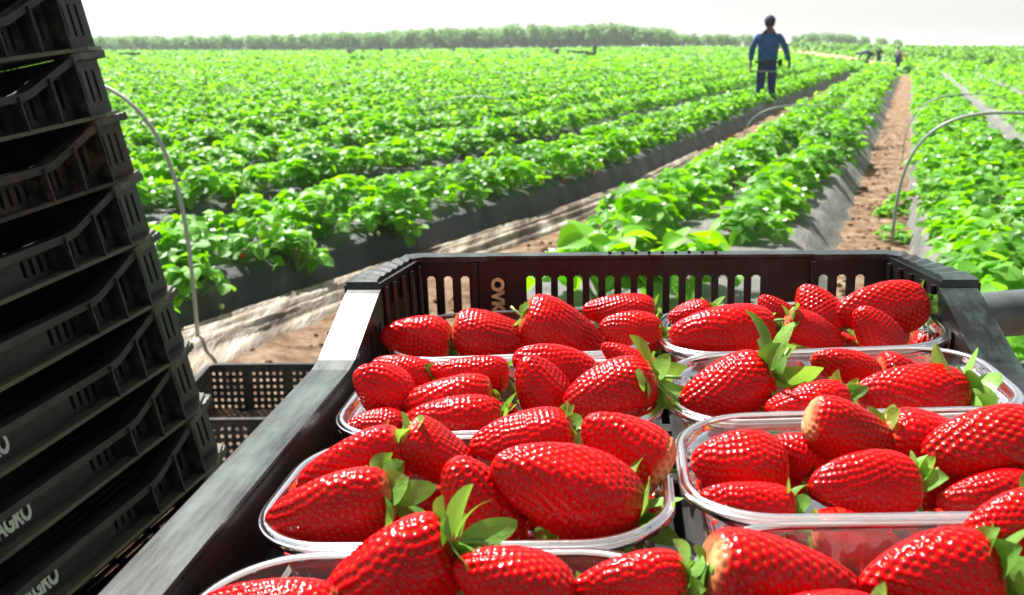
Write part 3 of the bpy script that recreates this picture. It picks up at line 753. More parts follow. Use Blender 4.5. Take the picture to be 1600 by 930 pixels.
# ------------------------------------------------------------------ plants
def leaflet(p, d, n, l, w, tn, V, F, T, na=5, cup=.25, droop=.3):
    d = d.normalized(); s = d.cross(n).normalized(); n = s.cross(d).normalized(); b = len(V)
    for i in range(na):
        t = i/(na-1); ww = w*(math.sin(PI*min(1, (t*.93+.04)))**.55)*(1 if i % 2 == 0 else 1.06); 
        if i == na-1: ww = w*.22
        if i == 0: ww = w*.12
        c = p + d*(l*t) - n*(droop*l*t*t)
        for u in (-1, -.5, 0, .5, 1):
            V.append(c + s*(u*ww) + n*(abs(u)**1.4*ww*cup + (.05*w if u == 0 else 0)*-1)); T.append(tn)
    for i in range(na-1):
        for j in range(4): q = b+i*5+j; F.append((q, q+1, q+6, q+5))
def near_plant(seed, R=.20, H=.20, nl=24, ls=.062):
    rd = random.Random(seed); V = []; F = []; T = []; st = MB(); fr = []
    for k in range(nl):
        a = rd.uniform(0, 2*PI); rr = R*math.sqrt(rd.random()); zz = H*(1 - .75*(rr/R)**2)*rd.uniform(.72,1.12) + .02
        c = Vector((rr*math.cos(a), rr*math.sin(a), zz)); out = Vector((math.cos(a), math.sin(a), 0))
        n = (Vector((0,0,1)) + out*rd.uniform(.1,.9)*(rr/R+.2) + Vector((rd.gauss(0,.28), rd.gauss(0,.28), 0))).normalized()
        d0 = out - n*out.dot(n); d0.normalize(); s = d0.cross(n); sz = ls*rd.uniform(.7,1.3); tn = min(1, max(0, rd.gauss(.5,.2)))
        for ang in (0, 1.9, -1.9):
            d = d0*math.cos(ang) + s*math.sin(ang); leaflet(c + d*sz*.08, d, (n + d*rd.uniform(-.25,.25)).normalized(), sz, sz*.52, tn + rd.uniform(-.08,.08), V, F, T, cup=rd.uniform(.1,.5), droop=rd.uniform(.05,.5))
        st.tube([(rd.uniform(-.02,.02), rd.uniform(-.02,.02), 0), (c.x*.5, c.y*.5, c.z*.6), tuple(c)], [.003,.0022,.0016], 5, False)
    me = np_mesh('strawberry_plant', np.array([tuple(v) for v in V]), np.array(F), True, {'tone': ('FLOAT', np.array(T))})
    me.materials.append(M_LEAF)
    sm = st.mesh('petioles'); sm.materials.append(M_STEM)
    bl = MB()
    for k in range(rd.randint(3, 6)):
        a = rd.uniform(0, 2*PI); rr = R*rd.uniform(.3,1.05); z = H*(1.05-.55*(rr/R)**2) + .02; c = Vector((rr*math.cos(a), rr*math.sin(a), z))
        n = Vector((rd.gauss(0,.4), rd.gauss(0,.4), 1)).normalized(); u = n.orthogonal().normalized(); v = n.cross(u)
        for p in range(5):
            t = 2*PI*p/5; e = u*math.cos(t) + v*math.sin(t); f = u*math.cos(t+1.57) + v*math.sin(t+1.57); r = .017
            bl.add([c, c+e*r*.5+f*r*.42, c+e*r*1.05+f*r*.25+n*.003, c+e*r*1.05-f*r*.25+n*.003, c+e*r*.5-f*r*.42], [(0,1,2,3,4)])
    bm_ = bl.mesh('blossom_glint'); bm_.materials.append(M_PETAL_GLINT)
    return me, sm, bm_
def fruit_mesh(mat):
    mb = MB(); n = 12; prof = [(0,.001),(.002,.009),(.007,.0135),(.015,.0145),(.024,.0105),(.031,.0045),(.034,.0005)]; vs = []
    for z, r in prof:
        for k in range(n): vs.append((r*math.cos(2*PI*k/n), r*math.sin(2*PI*k/n), -z))
    fs = [(i*n+k, i*n+(k+1) % n, (i+1)*n+(k+1) % n, (i+1)*n+k) for i in range(len(prof)-1) for k in range(n)]
    mb.add(vs, fs); m = mb.mesh('fruit'); m.materials.append(mat); m.polygons.foreach_set('use_smooth', [True]*len(m.polygons)); return m
FR, FG = fruit_mesh(M_REDFRUIT), fruit_mesh(M_GREENFRUIT)
VAR = [near_plant(s, R=.21, H=.20+.03*(s % 3), nl=25+s % 4, ls=.068+.004*(s % 3)) for s in range(8)]
BIG = near_plant(77, R=.25, H=.27, nl=24, ls=.098)

th = math.atan(393/1500); c_, s_ = math.cos(th), math.sin(th)
def project(x, y, z):
    zz = z-1.3; d = y*c_ - zz*s_; v = y*s_ + zz*c_
    if d < .1: return -9999, 9999, d
    return 800+1500*x/d, 465-1500*v/d, d
rp = random.Random(21); sites = []
for bi, (cw, bh, thh, h, mt) in enumerate(BEDS):
    for side in (-1, 1):
        l = 2.0 + rp.uniform(0,.2) if (cw > -2 and cw < 1.3) else 1.4+rp.uniform(0,.2)
        if cw > 1.3: l = 4.6
        if cw == .58: l = 3.6
        if bi == 0: l = 3.9
        if bi == 0: l = 4.9 if side < 0 else 5.6
        while l < 46:
            w = cw + side*(thh*((.80 if rp.random() < .3 else .5) if bi == 0 else (.75 if (bi == 1 and side > 0 or bi == 2) and rp.random() < .5 else .45))) + rp.gauss(0,.03); x, y = xy(w, l + rp.gauss(0,.02)); sites.append((x, y, h, bi, l, side)); l += rp.uniform(.25,.33)
def inview(x, y, z, mg=120):
    u, v, d = project(x, y, z); return d > .3 and -mg < u < 1600+mg and -60 < v < 1000, u, v, d
near = []; rest = []
for s in sites:
    ok, u, v, d = inview(s[0], s[1], s[2]+.1)
    stack_edge = 150 + (v)*.27
    vis = ok and 0 <= v and u > stack_edge-10 and u < 1640 and not (v > 430 and u > 540)
    if vis: near.append((d, s))
    elif ok or (d > .3 and abs(s[0]) < s[1]*.95+2): rest.append((d, s))
near.sort(key=lambda q: q[0]); IND = near[:288]; rest += near[288:]
DESC = {0:'on the bed between the two nearest furrows, left of the brown one', 1:'on the black bed behind the beige plastic film', 2:'on the bed right of the brown furrow'}
def place_plant(x, y, z, rz, sc_, var, label, group, fruits=0, name='strawberry_plant'):
    me, sm, bm_ = var
    o = bpy.data.objects.new(name, me); COL.objects.link(o); o.location = (x, y, z); o.rotation_euler = (0, 0, rz); o.scale = (sc_,)*3
    tag(o, label, 'plant', group)
    for m_ in (sm, bm_):
        c = bpy.data.objects.new(m_.name.split('.')[0], m_); COL.objects.link(c); c.parent = o
    for k in range(fruits):
        a = rp.uniform(0, 6.28); c = bpy.data.objects.new('fruit', FR if rp.random() < .35 else FG); COL.objects.link(c); c.parent = o
        c.location = (.20*math.cos(a), .20*math.sin(a), rp.uniform(.0,.09)); c.rotation_euler = (rp.uniform(-.7,.7), rp.uniform(-.7,.7), 0); c.scale = (1.1,)*3
for d, (x, y, h, bi, l, side) in IND:
    ds = DESC.get(bi) or ('on one of the left hand beds beyond the film covered furrow' if bi < 40 else 'on a bed farther right of the nearest right bed')
    place_plant(x, y, h-.005, rp.uniform(0, 6.28), rp.uniform(.85,1.2)*(.93 if bi == 0 else .84), VAR[rp.randrange(8)], 'strawberry plant ' + ds, 'strawberry plants ' + ds, 3 if d < 9 and rp.random() < .6 else (1 if rp.random() < .3 else 0))
place_plant(*xy(-1.14, 3.85), .21, .4, 1.12, BIG, 'large leaved strawberry plant with one broad bright leaf just behind the crate slats', None, 2)
place_plant(*xy(-.84, 4.25), .21, 2.2, .9, BIG, 'medium strawberry plant directly right of the broad leaved one behind the crate', None, 1)

for k, (w, l, z) in enumerate([(-2.47,2.75,.10),(-2.42,3.1,.12),(-2.46,3.5,.12),(-2.5,2.4,.12),(-2.44,4.2,.14),(-2.45,5.1,.14)]):
    place_plant(*xy(w, l), z, k*1.1, .8, VAR[k], 'strawberry plant sprawling down the side of the black bed by the stack', 'plants sprawling down the side of the black bed', 2)

# everything farther as one mass of leaves
def mass(name, pts, mat, label, cat, seed=1, flower_glints=.06):
    """pts: rows x, y, z, radius, height, n leaves, leaf size"""
    r_ = np.random.default_rng(seed); P = np.repeat(np.array([p[:5]+(p[6],) for p in pts]), [int(p[5]) for p in pts], axis=0); n = len(P)
    a = r_.uniform(0, 2*PI, n); q = np.sqrt(r_.random(n)); R = P[:,3]; H = P[:,4]
    C = np.stack([P[:,0]+R*q*np.cos(a), P[:,1]+R*q*np.sin(a), P[:,2]+H*(1-.75*q**2)*r_.uniform(.65,1.15,n)], -1)
    nr = np.stack([np.cos(a)*q*.8+r_.normal(0,.38,n), np.sin(a)*q*.8+r_.normal(0,.38,n), np.ones(n)], -1); nr /= np.linalg.norm(nr, axis=1)[:,None]
    rv = r_.normal(size=(n,3)); d = rv - nr*(rv*nr).sum(1)[:,None]; d /= np.linalg.norm(d, axis=1)[:,None]; s = np.cross(nr, d)
    S = (P[:,5]*r_.uniform(.65,1.35,n))[:,None]; cup = r_.uniform(-.1,.45,n)[:,None]
    tmpl = [(-1,0,0),(-.45,.85,1),(.45,.85,1),(1,0,0),(.45,-.85,1),(-.45,-.85,1)]
    V = np.stack([C + d*S*u + s*S*v + nr*S*cup*k for u, v, k in tmpl], 1).reshape(-1,3)
    b = np.arange(n)[:,None]*6; F = np.concatenate([b+np.array([0,1,2,3]), b+np.array([0,3,4,5])])
    tone = np.repeat(np.clip(r_.normal(.5,.2,n), 0, 1), 6)
    me = np_mesh(name, V, F, False, {'tone': ('FLOAT', tone)}, matidx=None); me.materials.append(mat); me.materials.append(M_PETAL_GLINT)
    if flower_glints:
        fl = (r_.random(n) < flower_glints); fl[:] = fl; mi = np.concatenate([fl, fl]).astype(np.int32); me.polygons.foreach_set('material_index', mi)
        # blossoms, also imitating leaf glints, are small: shrink those faces
        V2 = V.reshape(n,6,3); V2[fl] = C[fl][:,None,:] + (V2[fl]-C[fl][:,None,:])*.42 + np.array([0,0,.03]); me.vertices.foreach_set('co', V2.astype(np.float32).ravel())
    o = link(name, me); tag(o, label, cat, kind='stuff'); return o
pts = []
for d, (x, y, h, bi, l, side) in rest:
    dist = math.hypot(x, y)
    if abs(x) > y*.95 + 3: continue
    if dist < 12: n, ls = 56, .041
    elif dist < 20: n, ls = 42, .048
    elif dist < 32: n, ls = 24, .060
    else: n, ls = 12, .090
    pts.append((x, y, h, .22 if bi < 1 else .165, .25 if bi < 1 else .22, n if bi < 3 else n*.8, ls))
mass('strawberry_foliage', pts, M_LEAFFAR, 'mass of farther strawberry plants growing on the beds of the field', 'foliage', 3, .035)
# far fields beyond the row ends
pts = []; rf = random.Random(4)
for k in range(26000):
    y = 47*(200/47)**rf.random(); u = rf.uniform(-.62, .70); x = u*y; w = x*CP - y*SP; l = x*SP + y*CP
    if l < 46.5: continue
    w = round(w/1.46)*1.46 + rf.gauss(0,.2)
    x, y = xy(w, l)
    if l < 52 and w > -8: continue
    au = x/y
    pts.append((x, y, float(terrain(x, y))+.02, .45, .36, 3, .13+.0011*y))
# path curve in the distance
PATHC = [(21.5,52),(23.5,58),(25.0,66),(27,77),(31,93),(36,118),(40.5,145),(44,172),(48,205)]
def on_path(x, y):
    for (x0, y0), (x1, y1) in zip(PATHC, PATHC[1:]):
        if y0 <= y <= y1: return abs(x - (x0+(x1-x0)*(y-y0)/(y1-y0))) < 1.3 + .012*y
    return False
pts = [p for p in pts if not on_path(p[0], p[1]) and not (p[0] > 26 and 44.0 < p[1] < 47.5)]
mass('field_foliage', pts, M_LEAFFAR, 'far green strawberry rows merging into one field below the tree line', 'foliage', 5, .01)
V = []; 
for (x, y) in PATHC:
    w = 1.2 + .013*y; V += [(x-w, y, float(terrain(x-w, y))+.05), (x+w, y, float(terrain(x+w, y))+.05)]
# subdivide along for terrain following
P2 = []
for i in range(len(PATHC)-1):
    for k in range(6):
        t = k/6; x = PATHC[i][0]*(1-t)+PATHC[i+1][0]*t; y = PATHC[i][1]*(1-t)+PATHC[i+1][1]*t; w = 1.2+.013*y
        P2 += [(x-w, y, float(terrain(x-w, y))+.06), (x+w, y, float(terrain(x+w, y))+.06)]
F = [(2*i, 2*i+1, 2*i+3, 2*i+2) for i in range(len(P2)//2-1)]
o = link('path', np_mesh('path', np.array(P2), np.array(F)), M_PATH); tag(o, kind='structure')
mb = MB(); pp = [(-.6*1+ 0, 0)]
px_ = [(19.5,49.5),(23,48.3),(26,46.6),(30,45.6),(36,44.6),(46,43.6)]
mb.add([(x, y-.9, .03) for x, y in px_] + [(x, y+.9, .03) for x, y in px_], [(i, i+1, 7+i, 6+i) for i in range(5)]); o = mb.build('path', M_PATH); tag(o, kind='structure')
# taller crop rows beyond the right end of the field
pts = []
def crop_row(a, b, n, h, leaf, wd):
    for k in range(n):
        t = rf.random(); x = a[0]+(b[0]-a[0])*t + rf.gauss(0, wd); y = a[1]+(b[1]-a[1])*t + rf.gauss(0, wd)
        pts.append((x, y, float(terrain(x, y)), .45, h*rf.uniform(.8,1.1), 14, leaf))
crop_row((25.5,50.5),(46,47.5), 420, .95, .10, .6)
crop_row((27,56),(56,55), 420, 1.0, .11, .9)
crop_row((28.5,66),(60,64), 420, 1.05, .12, 1.2)
crop_row((30.5,80),(70,80), 400, 1.0, .15, 1.6)
crop_row((36,100),(85,104), 400, 1.1, .18, 2.2)
crop_row((44,135),(100,140), 400, 1.2, .24, 3)
crop_row((51,175),(125,180), 420, 1.2, .30, 4)
mass('tall_crop', pts, M_CROP, 'taller green crop rows beyond the right end of the strawberry field', 'crop', 8, 0)

# weeds at the right edge near the crate
def weed(seed):
    rd = random.Random(seed); V = []; F = []; T = []
    for k in range(150):
        a = rd.uniform(0, 6.28); rr = .16*math.sqrt(rd.random()); c = Vector((rr*math.cos(a), rr*math.sin(a), .02+.13*(1-(rr/.16)**2)*rd.uniform(.5,1.1)))
        n = Vector((rd.gauss(0,.5), rd.gauss(0,.5), 1)).normalized(); d = n.orthogonal(); d = d*math.cos(a) + n.cross(d)*math.sin(a)
        leaflet(c, d, n, .026*rd.uniform(.6,1.3), .010, min(1, max(.3, rd.gauss(.8,.12))), V, F, T, 4)
    me = np_mesh('weed_clump', np.array([tuple(v) for v in V]), np.array(F), True, {'tone': ('FLOAT', np.array(T))}); me.materials.append(M_LEAF); return me
WD = [weed(1), weed(2)]
for k, (w, l) in enumerate([(.62,3.35),(.86,3.1),(.52,3.0),(.80,3.75),(1.05,3.5),(.35,3.5),(1.1,3.0),(.7,2.7)]):
    o = link('weed_clump', WD[k % 2]); x, y = xy(w, l); o.location = (x, y, .22 if .2 < w < 1.1 else .02); o.rotation_euler = (0,0,k); o.scale = (1.15,)*3
    tag(o, 'light green fine leaved weed clump at the right edge beyond the crate corner', 'weed', 'weeds at the end of the right bed')
for k, (w, l) in enumerate([(-.02,7.9),(.0,6.9),(.04,8.4)]):
    me, sm, bm_ = VAR[k]; o = link('seedling', me); x, y = xy(w, l); o.location = (x, y, .01); o.scale = (.55,.55,.5); tag(o, ['green seedling in the brown furrow near the hoop foot','second small seedling in the brown furrow, below the other','farthest small green seedling in the brown furrow'][k], 'seedling')

# ------------------------------------------------------------------ hoops
def hoop(w0, w1, l, h, r, label, z0=.0, ex=.55, dl=0):
    mb = MB(); pts = []
    for k in range(41):
        t = PI*k/40; cx = math.cos(t); sx = math.sin(t)
        w = (w0+w1)/2 - (w1-w0)/2*math.copysign(abs(cx)**.8, cx); z = z0 + h*abs(sx)**ex; x, y = xy(w, l + dl*(k/40-.5)); pts.append((x, y, z))
    pts[0] = (pts[0][0], pts[0][1], z0-.05); pts[-1] = (pts[-1][0], pts[-1][1], z0-.05)
    mb.tube(pts, r, 10); o = mb.build('tunnel_hoop', M_HOOP, None, True); tag(o, label, 'hoop', 'bent metal tunnel hoops over the beds')
hoop(-.0, 1.22, 6.75, .90, .011, 'grey bent hoop over the right bed, nearest on the right, foot in the brown furrow')
hoop(-2.14, -3.45, 3.2, 1.17, .009, 'grey hoop just right of the black crate stack, rising from the beige film', ex=.5)
hoop(.02, 1.25, 11.6, .80, .006, 'thin grey hoop over the right bed, behind the nearest right hoop')
hoop(-1.85, -.35, 12.4, .60, .006, 'low grey hoop over the bed in front of the walking man')
hoop(-3.5, -4.7, 9.2, .80, .006, 'thin faint hoop over the left beds, between the stack and the film')

# ------------------------------------------------------------------ orchard tree line
def tree_mesh(seed):
    rd = np.random.default_rng(seed); tb = MB(); tb.tube([(0,0,0),(.05,.02,.5),(0,.05,1.1),(.05,0,1.8)], [.14,.11,.09,.05], 8)
    cl = []
    for k in range(4):
        a = k*1.6+rd.uniform(0,.8); tb.tube([(0,.03,.8),(.5*math.cos(a), .5*math.sin(a), 1.5),(1.0*math.cos(a), 1.0*math.sin(a), 2.1)], [.07,.05,.02], 6)
    for k in range(26):
        a = rd.uniform(0, 6.28); r = 1.55*math.sqrt(rd.random()); z = rd.uniform(.55,3.1); rr = r*(1-.55*abs(z-1.6)/1.6); cl.append((rr*math.cos(a), rr*math.sin(a), z, rd.uniform(.4,.75)))
    C = []; 
    for (x, y, z, r) in cl:
        n = 60; v = rd.normal(size=(n,3)); v /= np.linalg.norm(v, axis=1)[:,None]; C.append(np.array([x,y,z]) + v*r*rd.uniform(.6,1.05,(n,1)))
    C = np.concatenate(C); n = len(C); nr = rd.normal(size=(n,3)) + np.array([0,0,.8]); nr /= np.linalg.norm(nr, axis=1)[:,None]
    rv = rd.normal(size=(n,3)); d = np.cross(nr, rv); d /= np.linalg.norm(d, axis=1)[:,None]; s = np.cross(nr, d); S = rd.uniform(.10,.20,(n,1))
    V = np.stack([C-d*S, C+s*S*.6, C+d*S, C-s*S*.6], 1).reshape(-1,3); F = np.arange(n*4).reshape(n,4)
    me = np_mesh('crown', V, F, False, {'tone': ('FLOAT', np.repeat(np.clip(rd.normal(.5,.22,n),0,1), 4))}); me.materials.append(M_TREE)
    tm = tb.mesh('trunk'); tm.materials.append(M_BARK); return me, tm
TR = [tree_mesh(s) for s in range(5)]; rt = random.Random(9)
def tree(x, y, s, label, group):
    r = empty('orchard_tree', Matrix.Translation((x, y, float(terrain(x, y))-.05)) @ Matrix.Rotation(rt.uniform(0,6.28), 4, 'Z') @ Matrix.Diagonal((s*rt.uniform(1.0,1.35), s*rt.uniform(1.0,1.3), s, 1)))
    cm, tm = TR[rt.randrange(5)]
    for nm, m_ in (('crown', cm), ('trunk', tm)):
        c = bpy.data.objects.new(nm, m_); COL.objects.link(c); c.parent = r
    tag(r, label, 'tree', group)
for row in range(2):
    x = -100.0
    while x < 47:
        y = 196 + row*7 + rt.uniform(-1.2,1.2) + (-x)*.10; u = x/y
        hgt = 1.08 - .2*sstep(.1, .5, -u) + .28*math.exp(-((u-.04)/.16)**2) + rt.uniform(-.07,.07) - .10*(u > .12)
        if u > .16: hgt *= .72
        g_ = 'left' if u < -.15 else 'middle'
        tree(x, y, hgt, 'round tree in the horizon tree line, %s' % ('toward the crate stack' if u < -.1 else 'toward the walking man'), 'orchard trees on the horizon ' + ('near the stack' if u < -.1 else 'near the man'))
        x += rt.uniform(1.9,2.6)
for k in range(14):
    tree(66+1.9*k+rt.uniform(-.5,.5), 232+rt.uniform(-2,2), .75+.3*math.exp(-((k-4)/4)**2), 'small hazy tree on the skyline to the right of the walking man', 'far trees right of the man')
# scrubby dark trees' understory is shaded by the crowns themselves
# greenhouses
for k, (x, y, L, lb) in enumerate([(84,250,36,'long low white greenhouse tunnel on the skyline, left one'),(110,262,30,'long low white greenhouse tunnel on the skyline, right one'),(72,262,22,'short white greenhouse roof behind the far right trees')]):
    mb = MB(); n = 14; hw = 4.0; vs = []
    for e in (-L/2, -L/4, 0, L/4, L/2):
        for i in range(n+1): a = PI*i/n; vs.append((e, hw*math.cos(a), .6+1.6*math.sin(a) if 0 < i < n else 0))
    fs = [(j*(n+1)+i, j*(n+1)+i+1, (j+1)*(n+1)+i+1, (j+1)*(n+1)+i) for j in range(4) for i in range(n)]
    fs += [tuple(range(n+1)), tuple(4*(n+1)+i for i in range(n, -1, -1))]
    mb.add(vs, fs); o = mb.build('greenhouse', M_GREENHOUSE); o.location = (x, y, float(terrain(x, y))-.3); tag(o, lb, 'greenhouse')
# ------------------------------------------------------------------ people
def skin_obj(name, joints, edges, root, mats, parent=None, levels=2, M=None):
    me = bpy.data.meshes.new(name); names = list(joints)
    me.from_pydata([joints[n][:3] for n in names], [(names.index(a), names.index(b)) for a, b in edges], []); me.update()
    o = link(name, me, mats, parent)
    sk = o.modifiers.new('skin', 'SKIN'); sk.use_smooth_shade = True
    if not me.skin_vertices: me.skin_vertices.new()
    for i, n in enumerate(names):
        r = joints[n][3]; me.skin_vertices[0].data[i].radius = (r, r) if not isinstance(r, tuple) else r
        me.skin_vertices[0].data[i].use_root = (n == root)
    s = o.modifiers.new('sub', 'SUBSURF'); s.levels = levels; s.render_levels = levels
    return o
M_SKIN = simple('skin', (.17,.085,.05), .55)
M_DENIM = noisy('denim_jacket', [(.3,(.014,.055,.18)),(.7,(.035,.125,.33))], 14, .85, .2, .4, .01)
M_TROUSER = noisy('blue_trousers', [(.3,(.010,.022,.085)),(.7,(.022,.05,.17))], 12, .85, .2, .4, .01)
M_CAP = simple('dark_cap', (.012,.03,.06), .8)
M_BELT = simple('belt_dark', (.008,.008,.012), .6)
M_HAIR = simple('dark_hair', (.008,.006,.005), .8)
M_BOOT = simple('boot', (.02,.016,.014), .7)
M_STRAP = simple('pale_strap', (.45,.45,.40), .7)
def walker():
    x, y = xy(-2.62, 20.0); M = Matrix.Translation((x, y, .02)) @ Matrix.Rotation(-.32, 4, 'Z') @ Matrix.Diagonal((1.13, 1.08, 1.03, 1))
    # local: +y heading away, +x right, metres
    J = dict(pelvis=(0,0,.96,.06), waist=(0,.01,1.12,.05), chest=(0,.02,1.34,(.08,.055)), neckb=(0,.0,1.49,.065), neck=(0,.02,1.56,.055),
             shL=(-.185,.0,1.45,.055), elL=(-.27,-.02,1.18,.042), wrL=(-.285,.04,.94,.028), paL=(-.288,.055,.875,(.038,.018)),
             shR=(.185,.0,1.45,.055), elR=(.30,-.05,1.19,.042), wrR=(.37,.0,.95,.028), paR=(.378,.02,.885,(.038,.018)),
             hipL=(-.09,0,.93,.09), knL=(-.10,.03,.50,.055), anL=(-.10,-.05,.10,.04), toL=(-.11,.11,.05,.036),
             hipR=(.09,0,.93,.09), knR=(.095,.06,.52,.055), anR=(.09,.12,.10,.04), toR=(.10,.28,.05,.036))
    E_ = [('pelvis','waist'),('waist','chest'),('chest','neckb'),('neckb','neck'),('chest','shL'),('shL','elL'),('elL','wrL'),('wrL','paL'),('chest','shR'),('shR','elR'),('elR','wrR'),('wrR','paR'),
          ('pelvis','hipL'),('hipL','knL'),('knL','anL'),('anL','toL'),('pelvis','hipR'),('hipR','knR'),('knR','anR'),('anR','toR')]
    for sd, px, py, pz in (('L',-.288,.055,.875), ('R',.378,.02,.885)):
        sg = -1 if sd == 'L' else 1
        for i, (off, ln) in enumerate(((-.027,.058),(-.009,.068),(.009,.064),(.027,.050))):
            J['f%s%da' % (sd, i)] = (px+.004*sg, py+off, pz-.035, .0095); J['f%s%db' % (sd, i)] = (px-.006*sg, py+off*1.1+.006, pz-.035-ln*.55, .009); J['f%s%dc' % (sd, i)] = (px-.02*sg, py+off*1.1+.012, pz-.035-ln, .0075)
            E_ += [('pa'+sd, 'f%s%da' % (sd, i)), ('f%s%da' % (sd, i), 'f%s%db' % (sd, i)), ('f%s%db' % (sd, i), 'f%s%dc' % (sd, i))]
        J['t%sa' % sd] = (px-.02*sg, py+.035, pz+.0, .011); J['t%sb' % sd] = (px-.032*sg, py+.052, pz-.035, .009); E_ += [('pa'+sd, 't%sa' % sd), ('t%sa' % sd, 't%sb' % sd)]
    # head chain
    J.update(jaw=(0,.045,1.61,.062), skull=(0,.03,1.68,.088), crown=(0,.02,1.735,.075)); E_ += [('neck','jaw'),('jaw','skull'),('skull','crown')]
    J.update(nose=(0,.135,1.655,.012), earL=(-.085,.02,1.665,.014), earR=(.085,.02,1.665,.014)); E_ += [('skull','nose'),('skull','earL'),('skull','earR')]
    root = skin_obj('person', J, E_, 'pelvis', M_SKIN); root.matrix_world = M
    tag(root, 'person in blue denim jacket, trousers and dark cap walking away between rows', 'person')
    Jk = dict(a0=(0,0,.93,(.17,.13)), a=(0,.0,1.0,(.19,.145)), b=(0,.01,1.12,(.185,.14)), c=(0,.015,1.31,(.20,.14)), d=(0,.0,1.43,(.125,.10)), e=(0,.01,1.56,.078),
              sL=(-.185,.0,1.405,.078), mL=(-.245,-.015,1.28,.066), eL=(-.272,-.02,1.17,.060), wL=(-.285,.035,.955,.044), sR=(.185,.0,1.405,.078), mR=(.26,-.03,1.29,.066), eR=(.30,-.05,1.18,.060), wR=(.368,-.003,.965,.044))
    skin_obj('jacket', Jk, [('a0','a'),('a','b'),('b','c'),('c','d'),('d','e'),('c','sL'),('sL','mL'),('mL','eL'),('eL','wL'),('c','sR'),('sR','mR'),('mR','eR'),('eR','wR')], 'c', M_DENIM, root)
    Jt = dict(p=(0,0,1.05,(.15,.115)), q=(0,0,.90,(.17,.13)), hL=(-.088,0,.84,.098), kL=(-.100,.03,.50,.078), aL=(-.102,-.045,.14,.068), hR=(.088,.01,.84,.098), kR=(.097,.06,.52,.078), aR=(.092,.11,.14,.068))
    skin_obj('trousers', Jt, [('p','q'),('q','hL'),('hL','kL'),('kL','aL'),('q','hR'),('hR','kR'),('kR','aR')], 'p', M_TROUSER, root)
    for s, ax, ay, tx, ty in ((-1,-.102,-.05,-.112,.13), (1,.09,.12,.10,.30)):
        skin_obj('boot', dict(a=(ax,ay,.17,.055), b=(ax,ay,.07,.055), c=(tx,ty,.045,.045)), [('a','b'),('b','c')], 'a', M_BOOT, root)
    mb = MB(); n = 24; vs = []
    for z, r in ((.915,1),(.965,1)):
        for k in range(n): a = 2*PI*k/n; vs.append((.192*math.cos(a), .15*math.sin(a), z))
    mb.add(vs, [(k, (k+1) % n, n+(k+1) % n, n+k) for k in range(n)]); o = mb.build('belt', M_BELT, root, True); md = o.modifiers.new('t', 'SOLIDIFY'); md.thickness = .012; md.offset = 1
    mb = MB(); vs = []
    for z in (.765,.782):
        for k in range(n): a = 2*PI*k/n; vs.append((.192*math.cos(a), .118*math.sin(a)+.005, z))
    mb.add(vs, [(k, (k+1) % n, n+(k+1) % n, n+k) for k in range(n)]); o = mb.build('strap', M_STRAP, root, True); md = o.modifiers.new('t', 'SOLIDIFY'); md.thickness = .008
    # pouch at right hip
    mb = MB(); mb.box((.185,-.06,.87), (.255,.05,1.0)); o = mb.build('pouch', M_BELT, root); b = o.modifiers.new('b', 'BEVEL'); b.width = .015; b.segments = 3
    # cap
    mb = MB(); vs = []; m_ = 8
    for i in range(m_):
        a = (PI/2)*i/(m_-1); 
        for k in range(n): t = 2*PI*k/n; vs.append((.098*math.cos(a)*math.cos(t), .02+.108*math.cos(a)*math.sin(t), 1.69+.125*math.sin(a)))
    fs = [(i*n+k, i*n+(k+1) % n, (i+1)*n+(k+1) % n, (i+1)*n+k) for i in range(m_-1) for k in range(n)]
    mb.add(vs, fs); mb.add([(-.07,.11,1.70),(.07,.11,1.70),(.06,.20,1.68),(-.06,.20,1.68),(-.07,.11,1.69),(.07,.11,1.69),(.06,.20,1.67),(-.06,.20,1.67)], [(0,1,2,3),(7,6,5,4),(0,3,7,4),(1,5,6,2),(3,2,6,7),(0,4,5,1)])
    mb.build('cap', M_CAP, root, True)
    mb = MB(); vs = []
    for i in range(4):
        z = 1.60+.035*i; f = (.070,.082,.090,.094)[i]
        for k in range(13): t = PI + PI*k/12; vs.append((f*math.cos(t)*1.0, .02+f*1.06*math.sin(t), z))
    mb.add(vs, [(i*13+k, i*13+k+1, (i+1)*13+k+1, (i+1)*13+k) for i in range(3) for k in range(12)]); o = mb.build('hair', M_HAIR, root, True); md = o.modifiers.new('t', 'SOLIDIFY'); md.thickness = .008
walker()
